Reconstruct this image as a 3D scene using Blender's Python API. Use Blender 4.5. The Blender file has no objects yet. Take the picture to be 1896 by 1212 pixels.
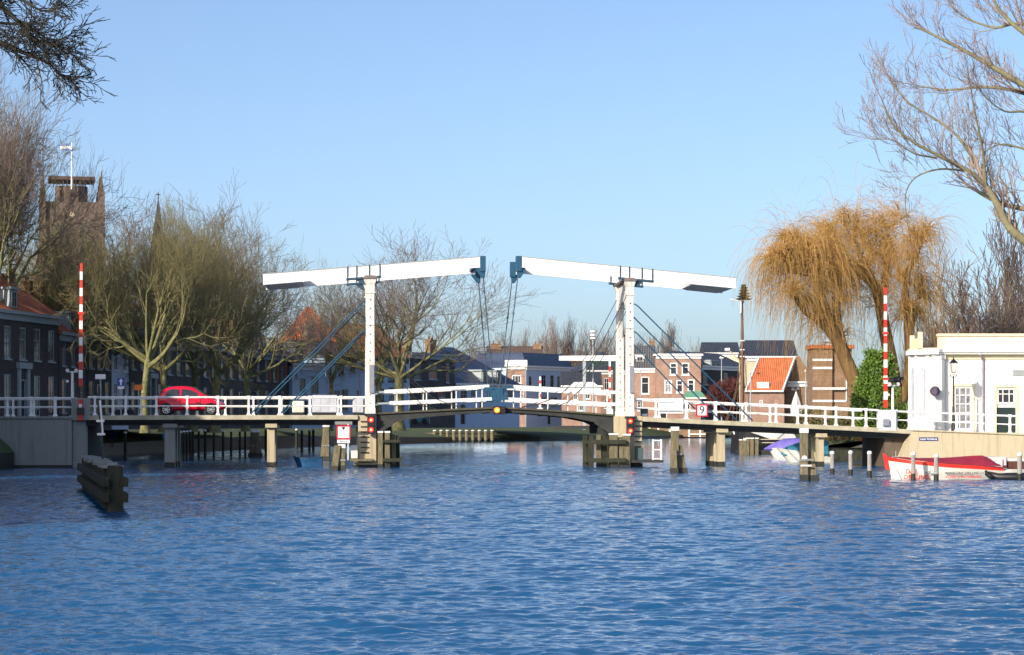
import bpy, math, random
import numpy as np
from mathutils import Vector, Matrix
sc = bpy.context.scene
R = math.radians
# ---------------------------------------------------------------- camera, sky, sun, exposure
F = 4290.0; CX = 948.0; HY = 785.0; EYE = 2.5
cam_d = bpy.data.cameras.new('camera'); cam = bpy.data.objects.new('camera', cam_d)
sc.collection.objects.link(cam); sc.camera = cam
cam.location = (0, 0, EYE); cam.rotation_euler = (R(90), 0, 0)
cam_d.sensor_width = 36.0; cam_d.lens = 36.0 * F / 1896.0
cam_d.shift_y = (HY - 606.0) / 1896.0
cam_d.clip_start = 0.5; cam_d.clip_end = 9000
SUN_EL = 24.0; SUN_AZ = 38.0     # azimuth: degrees left of straight behind the camera
w = bpy.data.worlds.new('World'); sc.world = w; w.use_nodes = True
nt = w.node_tree; bg = nt.nodes['Background']
sky = nt.nodes.new('ShaderNodeTexSky'); sky.sky_type = 'NISHITA'; sky.sun_disc = False
sky.sun_elevation = R(SUN_EL); sky.sun_rotation = R(180 + SUN_AZ)
sky.air_density = 0.66; sky.dust_density = 1.7; sky.ozone_density = 2.2; sky.altitude = 0
nt.links.new(sky.outputs[0], bg.inputs[0]); bg.inputs[1].default_value = 0.14
sl = bpy.data.lights.new('sun', 'SUN'); sl.energy = 4.2; sl.angle = R(0.5); sl.color = (1.0, 0.90, 0.76)
so = bpy.data.objects.new('sun', sl); sc.collection.objects.link(so)
sdir = Vector((-math.sin(R(SUN_AZ)) * math.cos(R(SUN_EL)), -math.cos(R(SUN_AZ)) * math.cos(R(SUN_EL)), math.sin(R(SUN_EL))))
so.rotation_euler = sdir.to_track_quat('Z', 'Y').to_euler()
sc.view_settings.view_transform = 'Standard'; sc.view_settings.look = 'None'
sc.view_settings.exposure = 0.45; sc.view_settings.gamma = 1.0
# ---------------------------------------------------------------- helpers
col = sc.collection
def at(px, py, D): return Vector(((px - CX) / F * D, D, EYE + (HY - py) / F * D))
def XX(px, D): return (px - CX) / F * D
def ZZ(py, D): return EYE + (HY - py) / F * D

def mat(name, c, rough=0.7, var=0.15, scale=3.0, bump=0.0, metal=0.0, c2=None, stretch=(1, 1, 1), bscale=None, spec=0.5, detail=6):
    m = bpy.data.materials.new(name); m.use_nodes = True
    n = m.node_tree.nodes; l = m.node_tree.links; b = n['Principled BSDF']
    b.inputs['Roughness'].default_value = rough; b.inputs['Metallic'].default_value = metal
    b.inputs['Specular IOR Level'].default_value = spec
    tc = n.new('ShaderNodeTexCoord'); mp = n.new('ShaderNodeMapping'); mp.inputs['Scale'].default_value = stretch
    l.new(tc.outputs['Object'], mp.inputs['Vector'])
    no = n.new('ShaderNodeTexNoise'); no.inputs['Scale'].default_value = scale; no.inputs['Detail'].default_value = detail
    no.inputs['Roughness'].default_value = 0.65
    l.new(mp.outputs[0], no.inputs['Vector'])
    rp = n.new('ShaderNodeValToRGB'); rp.color_ramp.elements[0].position = 0.32; rp.color_ramp.elements[1].position = 0.68
    a = c2 if c2 else tuple(x * (1 - var) for x in c); bb = c if c2 else tuple(min(1, x * (1 + var)) for x in c)
    rp.color_ramp.elements[0].color = (*a, 1); rp.color_ramp.elements[1].color = (*bb, 1)
    l.new(no.outputs['Fac'], rp.inputs[0]); l.new(rp.outputs[0], b.inputs['Base Color'])
    if bump:
        n2 = n.new('ShaderNodeTexNoise'); n2.inputs['Scale'].default_value = bscale or scale * 4; n2.inputs['Detail'].default_value = 5
        l.new(mp.outputs[0], n2.inputs['Vector'])
        bu = n.new('ShaderNodeBump'); bu.inputs['Strength'].default_value = bump; bu.inputs['Distance'].default_value = 0.05
        l.new(n2.outputs['Fac'], bu.inputs['Height']); l.new(bu.outputs[0], b.inputs['Normal'])
    return m

def brickmat(name, c1, c2, mortar, var=0.3):
    m = mat(name, c1, 0.85, 0.2, 1.2)
    n = m.node_tree.nodes; l = m.node_tree.links; b = n['Principled BSDF']; mp = n['Mapping']
    sx = n.new('ShaderNodeSeparateXYZ'); l.new(mp.outputs[0], sx.inputs[0])
    ad = n.new('ShaderNodeMath'); l.new(sx.outputs[0], ad.inputs[0]); l.new(sx.outputs[1], ad.inputs[1])
    cb = n.new('ShaderNodeCombineXYZ'); l.new(ad.outputs[0], cb.inputs[0]); l.new(sx.outputs[2], cb.inputs[1])
    br = n.new('ShaderNodeTexBrick'); br.inputs['Scale'].default_value = 1.0
    br.inputs['Brick Width'].default_value = 0.42; br.inputs['Row Height'].default_value = 0.14; br.inputs['Mortar Size'].default_value = 0.018
    br.inputs['Color1'].default_value = (*c1, 1); br.inputs['Color2'].default_value = (*c2, 1); br.inputs['Mortar'].default_value = (*mortar, 1)
    l.new(cb.outputs[0], br.inputs['Vector'])
    mx = n.new('ShaderNodeMix'); mx.data_type = 'RGBA'; mx.blend_type = 'MULTIPLY'; mx.inputs[0].default_value = 0.75
    rp = n['Color Ramp']; rp.color_ramp.elements[0].color = (0.5, 0.48, 0.47, 1); rp.color_ramp.elements[1].color = (1, 1, 1, 1)
    l.new(br.outputs[0], mx.inputs[6]); l.new(rp.outputs[0], mx.inputs[7]); l.new(mx.outputs[2], b.inputs['Base Color'])
    return m

def tilemat(name, c, c2, rough=0.75):
    m = mat(name, c, rough, c2=c2, scale=1.4)
    n = m.node_tree.nodes; l = m.node_tree.links; b = n['Principled BSDF']; mp = n['Mapping']
    wv = n.new('ShaderNodeTexWave'); wv.bands_direction = 'X'; wv.inputs['Scale'].default_value = 1.3; wv.inputs['Distortion'].default_value = 0.4
    w2 = n.new('ShaderNodeTexWave'); w2.bands_direction = 'Z'; w2.inputs['Scale'].default_value = 1.1; w2.wave_profile = 'SAW'
    l.new(mp.outputs[0], wv.inputs[0]); l.new(mp.outputs[0], w2.inputs[0])
    ad = n.new('ShaderNodeMath'); l.new(wv.outputs['Fac'], ad.inputs[0]); l.new(w2.outputs['Fac'], ad.inputs[1])
    bu = n.new('ShaderNodeBump'); bu.inputs['Strength'].default_value = 0.9; bu.inputs['Distance'].default_value = 0.05
    l.new(ad.outputs[0], bu.inputs['Height']); l.new(bu.outputs[0], b.inputs['Normal'])
    return m

def glow(name, c, s):
    m = bpy.data.materials.new(name); m.use_nodes = True; b = m.node_tree.nodes['Principled BSDF']
    b.inputs['Base Color'].default_value = (*c, 1); b.inputs['Emission Color'].default_value = (*c, 1); b.inputs['Emission Strength'].default_value = s
    return m

def weathered(name, c, dirt, amt=0.25):
    """painted surface with vertical grime streaks"""
    m = mat(name, c, 0.45, 0.04, 2.0, bump=0.05)
    n = m.node_tree.nodes; l = m.node_tree.links; b = n['Principled BSDF']
    tc = n['Texture Coordinate']; mp = n.new('ShaderNodeMapping'); mp.inputs['Scale'].default_value = (5, 5, 0.35); l.new(tc.outputs['Object'], mp.inputs[0])
    no = n.new('ShaderNodeTexNoise'); no.inputs['Scale'].default_value = 1.0; no.inputs['Detail'].default_value = 9; l.new(mp.outputs[0], no.inputs[0])
    rp = n.new('ShaderNodeValToRGB'); rp.color_ramp.elements[0].position = 0.52; rp.color_ramp.elements[1].position = 0.75
    rp.color_ramp.elements[0].color = (0, 0, 0, 1); rp.color_ramp.elements[1].color = (amt * 2, amt * 2, amt * 2, 1); l.new(no.outputs['Fac'], rp.inputs[0])
    mx = n.new('ShaderNodeMix'); mx.data_type = 'RGBA'; l.new(rp.outputs[0], mx.inputs[0]); l.new(n['Color Ramp'].outputs[0], mx.inputs[6])
    mx.inputs[7].default_value = (*dirt, 1); l.new(mx.outputs[2], b.inputs['Base Color'])
    return m

M = {}
M['white'] = weathered('white_paint', (0.73, 0.71, 0.65), (0.30, 0.26, 0.18), 0.34)
M['beamwhite'] = weathered('beam_white_paint', (0.78, 0.77, 0.74), (0.42, 0.39, 0.33), 0.20)
M['rail'] = mat('rail_white_paint', (0.80, 0.79, 0.76), 0.4, 0.05, 5)
M['cream'] = mat('cream_trim_paint', (0.80, 0.70, 0.44), 0.5, 0.05, 3)
M['plaster'] = weathered('white_plaster', (0.78, 0.77, 0.72), (0.48, 0.44, 0.36), 0.16)
M['shadeplaster'] = weathered('blue_shade_plaster', (0.42, 0.54, 0.68), (0.4, 0.4, 0.4), 0.15)  # white plaster for shaded fronts, the blue of the shade put into its colour
M['blue'] = mat('petrol_blue_paint', (0.012, 0.075, 0.14), 0.45, 0.15, 6)
M['darkblue'] = mat('dark_blue_steel', (0.02, 0.06, 0.10), 0.5, 0.2, 6)
M['red'] = mat('red_paint', (0.62, 0.035, 0.02), 0.45, 0.1, 6)
M['stripewhite'] = mat('stripe_white_paint', (0.82, 0.82, 0.80), 0.45, 0.05, 6)
M['concrete'] = weathered('pale_concrete', (0.50, 0.42, 0.27), (0.20, 0.15, 0.07), 0.3)
M['deckedge'] = mat('mossy_concrete', (0.55, 0.49, 0.36), 0.85, c2=(0.30, 0.28, 0.18), scale=1.2, bump=0.2)
M['greyconc'] = weathered('grey_concrete', (0.24, 0.25, 0.24), (0.10, 0.10, 0.09), 0.3)
M['quay'] = weathered('sandy_concrete', (0.56, 0.47, 0.31), (0.30, 0.22, 0.12), 0.25)
M['darksteel'] = mat('dark_rusty_steel', (0.045, 0.045, 0.04), 0.7, c2=(0.018, 0.02, 0.018), scale=2)
M['asphalt'] = mat('asphalt', (0.06, 0.06, 0.062), 0.9, 0.2, 8)
M['wood'] = mat('weathered_timber', (0.25, 0.20, 0.12), 0.9, c2=(0.085, 0.082, 0.042), scale=3.0, bump=0.5, stretch=(3, 3, 0.6))
M['wetwood'] = mat('wet_black_timber', (0.03, 0.028, 0.02), 0.5, c2=(0.012, 0.014, 0.01), scale=4, bump=0.4, stretch=(3, 3, 0.6))
M['mosswood'] = mat('dark_mossy_timber', (0.05, 0.05, 0.03), 0.9, c2=(0.016, 0.02, 0.012), scale=2.5, bump=0.6, stretch=(2, 2, 0.5))
M['wornwood'] = mat('worn_pale_deck_boards', (0.30, 0.32, 0.31), 0.9, c2=(0.10, 0.11, 0.09), scale=2.5, bump=0.5)
M['wornpost'] = mat('grey_post_timber', (0.42, 0.40, 0.36), 0.9, c2=(0.24, 0.22, 0.19), scale=3, bump=0.4, stretch=(3, 3, .5))
M['cap'] = mat('white_cap_plate', (0.78, 0.78, 0.74), 0.5, 0.1, 8)
M['black'] = mat('black_paint', (0.014, 0.014, 0.016), 0.45, 0.2, 5)
M['grass'] = mat('grass', (0.075, 0.105, 0.022), 0.95, c2=(0.03, 0.045, 0.015), scale=0.9, bump=0.8, bscale=12)
M['moss'] = mat('moss', (0.10, 0.12, 0.03), 0.95, c2=(0.05, 0.07, 0.02), scale=4)
M['ground'] = mat('paving', (0.17, 0.15, 0.13), 0.9, c2=(0.10, 0.09, 0.08), scale=0.5, bump=0.2)
M['bark'] = mat('mossy_bark', (0.30, 0.27, 0.13), 0.95, c2=(0.10, 0.105, 0.03), scale=2.6, bump=0.6)
M['twig'] = mat('olive_brown_twigs', (0.26, 0.23, 0.10), 0.95, c2=(0.15, 0.13, 0.065), scale=0.6)
M['greytwig'] = mat('grey_brown_twigs', (0.22, 0.165, 0.14), 0.95, c2=(0.13, 0.10, 0.085), scale=0.6)
M['neartwig'] = mat('dark_twigs', (0.05, 0.042, 0.034), 0.95, c2=(0.03, 0.03, 0.02), scale=1)
M['popbark'] = mat('pale_green_bark', (0.27, 0.25, 0.13), 0.9, c2=(0.16, 0.135, 0.09), scale=3, bump=0.4)
M['poptwig'] = mat('pinkish_brown_twigs', (0.34, 0.26, 0.21), 0.9, c2=(0.22, 0.17, 0.14), scale=1)
M['willowbark'] = mat('willow_bark', (0.26, 0.15, 0.055), 0.95, c2=(0.14, 0.085, 0.035), scale=2, bump=0.6)
M['willowtwig'] = mat('willow_whips', (0.56, 0.31, 0.10), 0.85, c2=(0.42, 0.27, 0.08), scale=0.5)
M['leaf'] = mat('evergreen_leaves', (0.16, 0.26, 0.025), 0.6, c2=(0.04, 0.10, 0.015), scale=2)
M['brownleaf'] = mat('brown_leaves', (0.22, 0.10, 0.03), 0.9, c2=(0.10, 0.07, 0.02), scale=3)
M['redtwig'] = mat('red_twigs', (0.11, 0.03, 0.025), 0.9, 0.3, 2)
M['fir'] = mat('fir_needles', (0.022, 0.085, 0.03), 0.9, 0.3, 5)
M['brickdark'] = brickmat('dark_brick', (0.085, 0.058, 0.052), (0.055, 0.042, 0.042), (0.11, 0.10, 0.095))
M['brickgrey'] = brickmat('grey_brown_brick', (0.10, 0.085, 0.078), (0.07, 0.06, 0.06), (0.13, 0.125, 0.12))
M['brickred'] = brickmat('pinkish_brick', (0.42, 0.215, 0.14), (0.34, 0.17, 0.115), (0.46, 0.38, 0.31))
M['brickbrown'] = brickmat('brown_brick', (0.30, 0.16, 0.075), (0.24, 0.13, 0.065), (0.34, 0.26, 0.18))
M['stone'] = brickmat('church_stone', (0.17, 0.12, 0.085), (0.12, 0.09, 0.07), (0.17, 0.13, 0.1))
M['orange'] = tilemat('orange_roof_tiles', (0.58, 0.16, 0.055), (0.40, 0.10, 0.035))
M['slate'] = tilemat('dark_slate', (0.055, 0.06, 0.072), (0.032, 0.036, 0.05), 0.5)
M['blueslate'] = tilemat('blue_slate', (0.03, 0.05, 0.11), (0.02, 0.035, 0.08), 0.4)
M['brownroof'] = tilemat('brown_roof_tiles', (0.14, 0.09, 0.065), (0.08, 0.06, 0.05))
M['trim'] = mat('white_trim', (0.80, 0.79, 0.75), 0.5, 0.05, 5)
M['greytrim'] = mat('grey_blue_trim', (0.34, 0.38, 0.38), 0.6, 0.1, 5)
M['glass'] = mat('dark_window_glass', (0.03, 0.035, 0.045), 0.08, 0.3, 0.8, spec=0.7)
M['curtain'] = mat('curtained_glass', (0.40, 0.40, 0.42), 0.15, c2=(0.10, 0.10, 0.12), scale=2.5)
M['carred'] = mat('glossy_red_car_paint', (0.66, 0.008, 0.04), 0.22, 0.04, 3)
M['tyre'] = mat('tyre_rubber', (0.02, 0.02, 0.02), 0.9, 0.2, 5)
M['alloy'] = mat('wheel_alloy', (0.5, 0.5, 0.52), 0.3, 0.1, 5, metal=0.7)
M['silver'] = mat('pale_silver_panels', (0.62, 0.63, 0.68), 0.4, c2=(0.42, 0.42, 0.47), scale=1.5)
M['signblue'] = mat('sign_blue', (0.02, 0.06, 0.36), 0.4, 0.1, 5)
M['signorange'] = mat('sign_orange', (0.75, 0.17, 0.02), 0.4, 0.1, 5)
M['signred'] = mat('sign_red', (0.55, 0.01, 0.02), 0.4, 0.1, 5)
M['signwhite'] = mat('sign_white', (0.82, 0.82, 0.84), 0.4, 0.03, 5)
M['casing'] = mat('grey_casing_paint', (0.24, 0.25, 0.28), 0.5, 0.1, 5)
M['plate'] = mat('plate_navy', (0.03, 0.035, 0.16), 0.4, 0.1, 5)
M['purple'] = mat('purple_tarpaulin', (0.20, 0.17, 0.55), 0.6, c2=(0.12, 0.09, 0.38), scale=2, bump=0.6)
M['teal'] = mat('teal_tarpaulin', (0.02, 0.17, 0.26), 0.6, c2=(0.01, 0.10, 0.16), scale=2, bump=0.6)
M['maroon'] = mat('maroon_boat_cover', (0.34, 0.018, 0.05), 0.7, c2=(0.24, 0.012, 0.035), scale=1.5, bump=0.4)
M['boatwhite'] = mat('boat_white', (0.82, 0.80, 0.72), 0.4, c2=(0.70, 0.66, 0.52), scale=1.0)
M['boatred'] = mat('boat_red', (0.75, 0.03, 0.02), 0.4, 0.15, 4)
M['boatblue'] = mat('boat_blue', (0.03, 0.11, 0.24), 0.5, 0.2, 4)
M['tarpwhite'] = mat('white_tarpaulin', (0.72, 0.70, 0.66), 0.6, c2=(0.55, 0.53, 0.50), scale=1.2, bump=0.6)
M['rust'] = mat('dark_rust', (0.10, 0.03, 0.02), 0.7, 0.3, 4)
M['redlamp'] = glow('lit_red_lamp', (1.0, 0.02, 0.02), 1.6)
M['redcore'] = glow('lit_red_lamp_core', (1.0, 0.25, 0.08), 3.0)
M['amberlamp'] = glow('lit_amber_lamp', (1.0, 0.20, 0.01), 1.8)
M['ambercore'] = glow('lit_amber_lamp_core', (1.0, 0.5, 0.10), 3.0)

def tag(o, label=None, cat=None, group=None, kind=None):
    if label: o['label'] = label
    if cat: o['category'] = cat
    if group: o['group'] = group
    if kind: o['kind'] = kind
    return o
def empty(name, loc=(0, 0, 0), rz=0.0, label=None, cat=None, group=None):
    o = bpy.data.objects.new(name, None); col.objects.link(o); o.location = loc; o.rotation_euler = (0, 0, rz)
    o.empty_display_size = 0.3
    return tag(o, label, cat, group)
def link(name, me, parent=None, loc=None):
    o = bpy.data.objects.new(name, me); col.objects.link(o)
    if parent: o.parent = parent
    if loc: o.location = loc
    return o

class MB:
    def __init__(s): s.v = []; s.f = []; s.m = []; s.k = 0
    def mi(s, k): s.k = k; return s
    def face(s, idx): s.f.append(tuple(idx)); s.m.append(s.k)
    def poly(s, pts):
        n = len(s.v); s.v += [tuple(p) for p in pts]; s.face(range(n, n + len(pts))); return s
    def hexa(s, p):     # 8 points: bottom 4 ccw, top 4 ccw
        n = len(s.v); s.v += [tuple(q) for q in p]
        for f in ((3, 2, 1, 0), (4, 5, 6, 7), (0, 1, 5, 4), (1, 2, 6, 5), (2, 3, 7, 6), (3, 0, 4, 7)): s.face([n + i for i in f])
        return s
    def box(s, x0, x1, y0, y1, z0, z1):
        return s.hexa([(x0, y0, z0), (x1, y0, z0), (x1, y1, z0), (x0, y1, z0), (x0, y0, z1), (x1, y0, z1), (x1, y1, z1), (x0, y1, z1)])
    def taper(s, cx, cy, z0, z1, a0, b0, a1, b1, dx=0, dy=0):
        return s.hexa([(cx - a0, cy - b0, z0), (cx + a0, cy - b0, z0), (cx + a0, cy + b0, z0), (cx - a0, cy + b0, z0),
                       (cx + dx - a1, cy + dy - b1, z1), (cx + dx + a1, cy + dy - b1, z1), (cx + dx + a1, cy + dy + b1, z1), (cx + dx - a1, cy + dy + b1, z1)])
    def prism(s, pts, y0, y1):     # pts (x,z) ccw seen from -y
        n = len(s.v); k = len(pts)
        s.v += [(x, y0, z) for x, z in pts] + [(x, y1, z) for x, z in pts]
        s.face(range(n, n + k)); s.face([n + k + i for i in reversed(range(k))])
        for i in range(k):
            j = (i + 1) % k; s.face((n + j, n + i, n + k + i, n + k + j))
        return s
    def prismx(s, pts, x0, x1):    # pts (y,z)
        n = len(s.v); k = len(pts)
        s.v += [(x0, y, z) for y, z in pts] + [(x1, y, z) for y, z in pts]
        s.face([n + i for i in reversed(range(k))]); s.face(range(n + k, n + 2 * k))
        for i in range(k):
            j = (i + 1) % k; s.face((n + i, n + j, n + k + j, n + k + i))
        return s
    def tube(s, pts, r, n=8, caps=True):
        pts = [Vector(p) for p in pts]; rs = r if isinstance(r, (list, tuple)) else [r] * len(pts)
        base = len(s.v)
        for i, p in enumerate(pts):
            d = (pts[min(i + 1, len(pts) - 1)] - pts[max(i - 1, 0)]).normalized()
            u = d.cross(Vector((0, 0, 1)) if abs(d.z) < 0.9 else Vector((0, 1, 0))).normalized(); v = d.cross(u)
            for k in range(n):
                a = 2 * math.pi * (k + 0.5) / n
                s.v.append(tuple(p + (u * math.cos(a) + v * math.sin(a)) * rs[i]))
        for i in range(len(pts) - 1):
            for k in range(n):
                a = base + i * n + k; b = base + i * n + (k + 1) % n
                s.face((a, b, b + n, a + n))
        if caps:
            s.face([base + k for k in reversed(range(n))]); e = base + (len(pts) - 1) * n; s.face([e + k for k in range(n)])
        return s
    def bar(s, p, q, w, h):        # rectangular bar from p to q: w horizontal, h vertical
        p = Vector(p); q = Vector(q); d = (q - p).normalized()
        u = d.cross(Vector((0, 0, 1)) if abs(d.z) < 0.95 else Vector((0, 1, 0))).normalized() * (w / 2); v = u.cross(d).normalized() * (h / 2)
        return s.hexa([p - u - v, p + u - v, q + u - v, q - u - v, p - u + v, p + u + v, q + u + v, q - u + v])
    def disc(s, c, r, y0, y1, n=20):
        return s.prism([(c[0] + r * math.cos(2 * math.pi * k / n), c[1] + r * math.sin(2 * math.pi * k / n)) for k in range(n)], y0, y1)
    def mesh(s, name, mats, smooth=False, bevel=0):
        me = bpy.data.meshes.new(name); me.from_pydata(s.v, [], s.f)
        for m in (mats if isinstance(mats, (list, tuple)) else [mats]): me.materials.append(M[m] if isinstance(m, str) else m)
        me.polygons.foreach_set('material_index', s.m)
        if smooth: me.polygons.foreach_set('use_smooth', [True] * len(s.f))
        me.update(); return me
    def build(s, name, mats, parent=None, loc=None, smooth=False, bevel=0):
        o = link(name, s.mesh(name, mats, smooth), parent, loc)
        if bevel:
            b = o.modifiers.new('bevel', 'BEVEL'); b.width = bevel; b.segments = 2; b.limit_method = 'ANGLE'
        return o

def text(name, body, size, m, parent, loc, rot=(R(90), 0, 0), extrude=0.004, align='CENTER', sx=1.0, bold=0.0):
    cu = bpy.data.curves.new(name, 'FONT'); cu.body = body; cu.size = size; cu.extrude = extrude; cu.align_x = align; cu.align_y = 'CENTER'; cu.offset = bold
    t = bpy.data.objects.new(name + '_tmp', cu); col.objects.link(t)
    dg = bpy.context.evaluated_depsgraph_get(); me = bpy.data.meshes.new_from_object(t.evaluated_get(dg))
    bpy.data.objects.remove(t); me.materials.clear(); me.materials.append(M[m])
    o = link(name, me, parent, loc); o.rotation_euler = rot; o.scale = (sx, 1, 1); return o

def copy_tree(o, parent=None):
    c = o.copy(); col.objects.link(c); c.parent = parent
    for ch in list(o.children): copy_tree(ch, c)
    return c
# ---------------------------------------------------------------- water, banks, ground
def water():
    rg = np.random.RandomState(7)
    NR, NC = 2600, 600; ys = 15.0 * np.exp(np.linspace(0, math.log(460 / 15.0), NR)); dy = np.gradient(ys)
    ang = np.tan(np.radians(np.linspace(-20, 20, NC))); Xg = ys[:, None] * ang[None, :]; Yg = np.repeat(ys[:, None], NC, 1); H = np.zeros_like(Xg)
    shel = 1.0 - 0.72 * np.clip((Yg - 118) / 40, 0, 1)
    for i in range(90):
        lam = 0.12 * (1.35 / 0.12) ** (rg.rand() ** 0.9); th = rg.normal(0, 0.55) + 0.15; k_ = 2 * math.pi / lam
        slope = 0.0235 * (1.2 if lam < 0.4 else 0.95); fade = np.clip(lam / (1.9 * dy) - 1.0, 0, 1)[:, None]
        ph = k_ * (Xg * math.sin(th) + Yg * math.cos(th)) + rg.rand() * 6.283 + 1.2 * np.sin(Xg * 0.21 * (1 + rg.rand()) + Yg * .13 * rg.rand() + i)
        H += fade * shel * slope / k_ * (np.sin(ph) + 0.25 * np.sin(2 * ph + 1.3))
    H *= 1.0
    V = np.stack([Xg, Yg, H], -1).reshape(-1, 3)
    a = (np.arange(NR - 1)[:, None] * NC + np.arange(NC - 1)[None, :]).reshape(-1)
    Fq = np.stack([a, a + 1, a + NC + 1, a + NC], 1)
    far_ = np.array([[-3000, -300, -0.14], [3000, -300, -0.14], [3000, 4000, -0.14], [-3000, 4000, -0.14]]); n0 = len(V)
    V = np.concatenate([V, far_]); Fq = np.concatenate([Fq, np.array([[n0, n0 + 1, n0 + 2, n0 + 3]])]).astype(np.int32)
    me = bpy.data.meshes.new('water'); me.vertices.add(len(V)); me.vertices.foreach_set('co', V.astype(np.float32).reshape(-1))
    me.loops.add(len(Fq) * 4); me.polygons.add(len(Fq)); me.loops.foreach_set('vertex_index', Fq.reshape(-1))
    me.polygons.foreach_set('loop_start', np.arange(0, len(Fq) * 4, 4, dtype=np.int32)); me.polygons.foreach_set('loop_total', np.full(len(Fq), 4, np.int32))
    me.polygons.foreach_set('use_smooth', np.ones(len(Fq), bool)); me.update(calc_edges=True)
    o = link('water', me); tag(o, kind='structure')
    m = bpy.data.materials.new('canal_water'); m.use_nodes = True; n = m.node_tree.nodes; l = m.node_tree.links
    b = n['Principled BSDF']; b.inputs['Base Color'].default_value = (0.012, 0.082, 0.20, 1); b.inputs['Roughness'].default_value = 0.05
    b.inputs['IOR'].default_value = 1.35
    tc = n.new('ShaderNodeTexCoord')
    def noise(scale, st, det, rough=0.55):
        mp = n.new('ShaderNodeMapping'); mp.inputs['Scale'].default_value = st; l.new(tc.outputs['Object'], mp.inputs[0]); mp.inputs['Rotation'].default_value = (0, 0, R(8))
        t = n.new('ShaderNodeTexNoise'); t.inputs['Scale'].default_value = scale; t.inputs['Detail'].default_value = det; t.inputs['Roughness'].default_value = rough
        l.new(mp.outputs[0], t.inputs[0]); return t.outputs['Fac']
    def math_(op, a, k):
        q = n.new('ShaderNodeMath'); q.operation = op
        for i_, v in enumerate((a, k)):
            if isinstance(v, (int, float)): q.inputs[i_].default_value = v
            else: l.new(v, q.inputs[i_])
        return q.outputs[0]
    sx = n.new('ShaderNodeSeparateXYZ'); l.new(tc.outputs['Object'], sx.inputs[0])
    def rng(src, a, b_, c, d):
        r_ = n.new('ShaderNodeMapRange'); r_.inputs[1].default_value = a; r_.inputs[2].default_value = b_; r_.inputs[3].default_value = c; r_.inputs[4].default_value = d; l.new(src, r_.inputs[0]); return r_.outputs[0]
    fine = math_('MULTIPLY', noise(7.0, (0.7, 1.0, 1), 4, 0.6), 0.014)
    mid = math_('MULTIPLY', math_('MULTIPLY', noise(1.6, (0.6, 1.0, 1), 4, 0.62), 0.15), rng(sx.outputs[1], 35, 110, 0.15, 1.0))
    gust = rng(noise(0.05, (1, 0.3, 1), 2), 0.35, 0.65, 0.75, 1.15)
    sh = rng(sx.outputs[1], 125, 165, 1.0, 0.30)
    hgt = math_('MULTIPLY', math_('MULTIPLY', math_('ADD', fine, mid), gust), sh)
    bu = n.new('ShaderNodeBump'); bu.inputs['Strength'].default_value = 1.0; bu.inputs['Distance'].default_value = 1.0
    l.new(hgt, bu.inputs['Height']); l.new(bu.outputs[0], b.inputs['Normal'])
    me.materials.append(m)
water()

BANK = [  # x, y at the water, top of camp-sheeting, ground level behind, slope run
    (-24, -80, 0.9, 2.2, 5), (-25, 20, 0.9, 2.2, 5), (-28, 100, 0.9, 2.4, 4), (-28.3, 131.5, 0.9, 2.6, 2), (-31.5, 150, 0.9, 2.6, 3.0),
    (-32.6, 180, 0.95, 2.5, 5), (-30.5, 210, 1.1, 2.5, 6), (-25.5, 245, 1.3, 2.5, 7), (-18.5, 280, 1.0, 2.4, 7), (-4.5, 333, 0.6, 2.2, 14),
    (4.2, 344, 0.5, 2.2, 17), (12.5, 360, 0.5, 2.1, 17), (22, 395, 0.5, 2.0, 14), (38, 440, 0.6, 1.9, 8),
    (45, 380, 0.6, 1.9, 4), (34, 300, 0.6, 1.9, 4), (26, 225, 0.6, 1.9, 4), (24.2, 180, 0.6, 1.9, 4), (26.5, 160, 0.6, 1.9, 4), (22.6, 138.5, 0.6, 1.9, 2),
    (38, 137.5, 0.6, 1.7, 2), (40, 120, 0.6, 1.7, 3), (27, 85, 0.6, 1.7, 4), (20, 60, 0.6, 1.7, 4), (18, 20, 0.6, 1.7, 4), (18, -80, 0.6, 1.7, 4)]
def banks():
    c0 = Vector((0, 120, 0)); n = len(BANK)
    outer = []; inner = []
    for i, (x, y, a, g, run) in enumerate(BANK):
        p = Vector(BANK[max(i - 1, 0)][:2]); q = Vector(BANK[min(i + 1, n - 1)][:2]); t = (q - p).normalized()
        nrm = Vector((-t.y, t.x))      # walking clockwise round the water from the near left: left normal points inland
        inner.append((x + nrm.x * run, y + nrm.y * run, g))
        d = (Vector((x, y, 0)) - c0).normalized()
        outer.append((x + d.x * 3500, y + d.y * 3500, g))
    outer[13] = (600, 3500, 2); outer[14] = (3500, 3500, 2)
    wall = MB(); slope = MB(); land = MB()
    for i in range(n - 1):
        x0, y0, a0, g0, _ = BANK[i]; x1, y1, a1, g1, _ = BANK[i + 1]
        wall.poly([(x0, y0, -0.5), (x1, y1, -0.5), (x1, y1, a1), (x0, y0, a0)])
        i0, i1 = inner[i], inner[i + 1]
        k = 8
        for j in range(k):
            f0, f1 = j / k, (j + 1) / k
            L = lambda a, b, f, g=0: (a[0] + (b[0] - a[0]) * f, a[1] + (b[1] - a[1]) * f, a[2] + (b[2] - a[2]) * (f ** 0.8))
            slope.poly([L((x0, y0, a0), i0, f0), L((x1, y1, a1), i1, f0), L((x1, y1, a1), i1, f1), L((x0, y0, a0), i0, f1)])
        land.poly([i0, i1, outer[i + 1], outer[i]])
    tag(wall.build('bank_wall', 'wetwood'), kind='structure')
    tag(slope.build('grass_bank', 'grass'), kind='structure')
    tag(land.build('ground', 'ground'), kind='structure')
banks()

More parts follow.
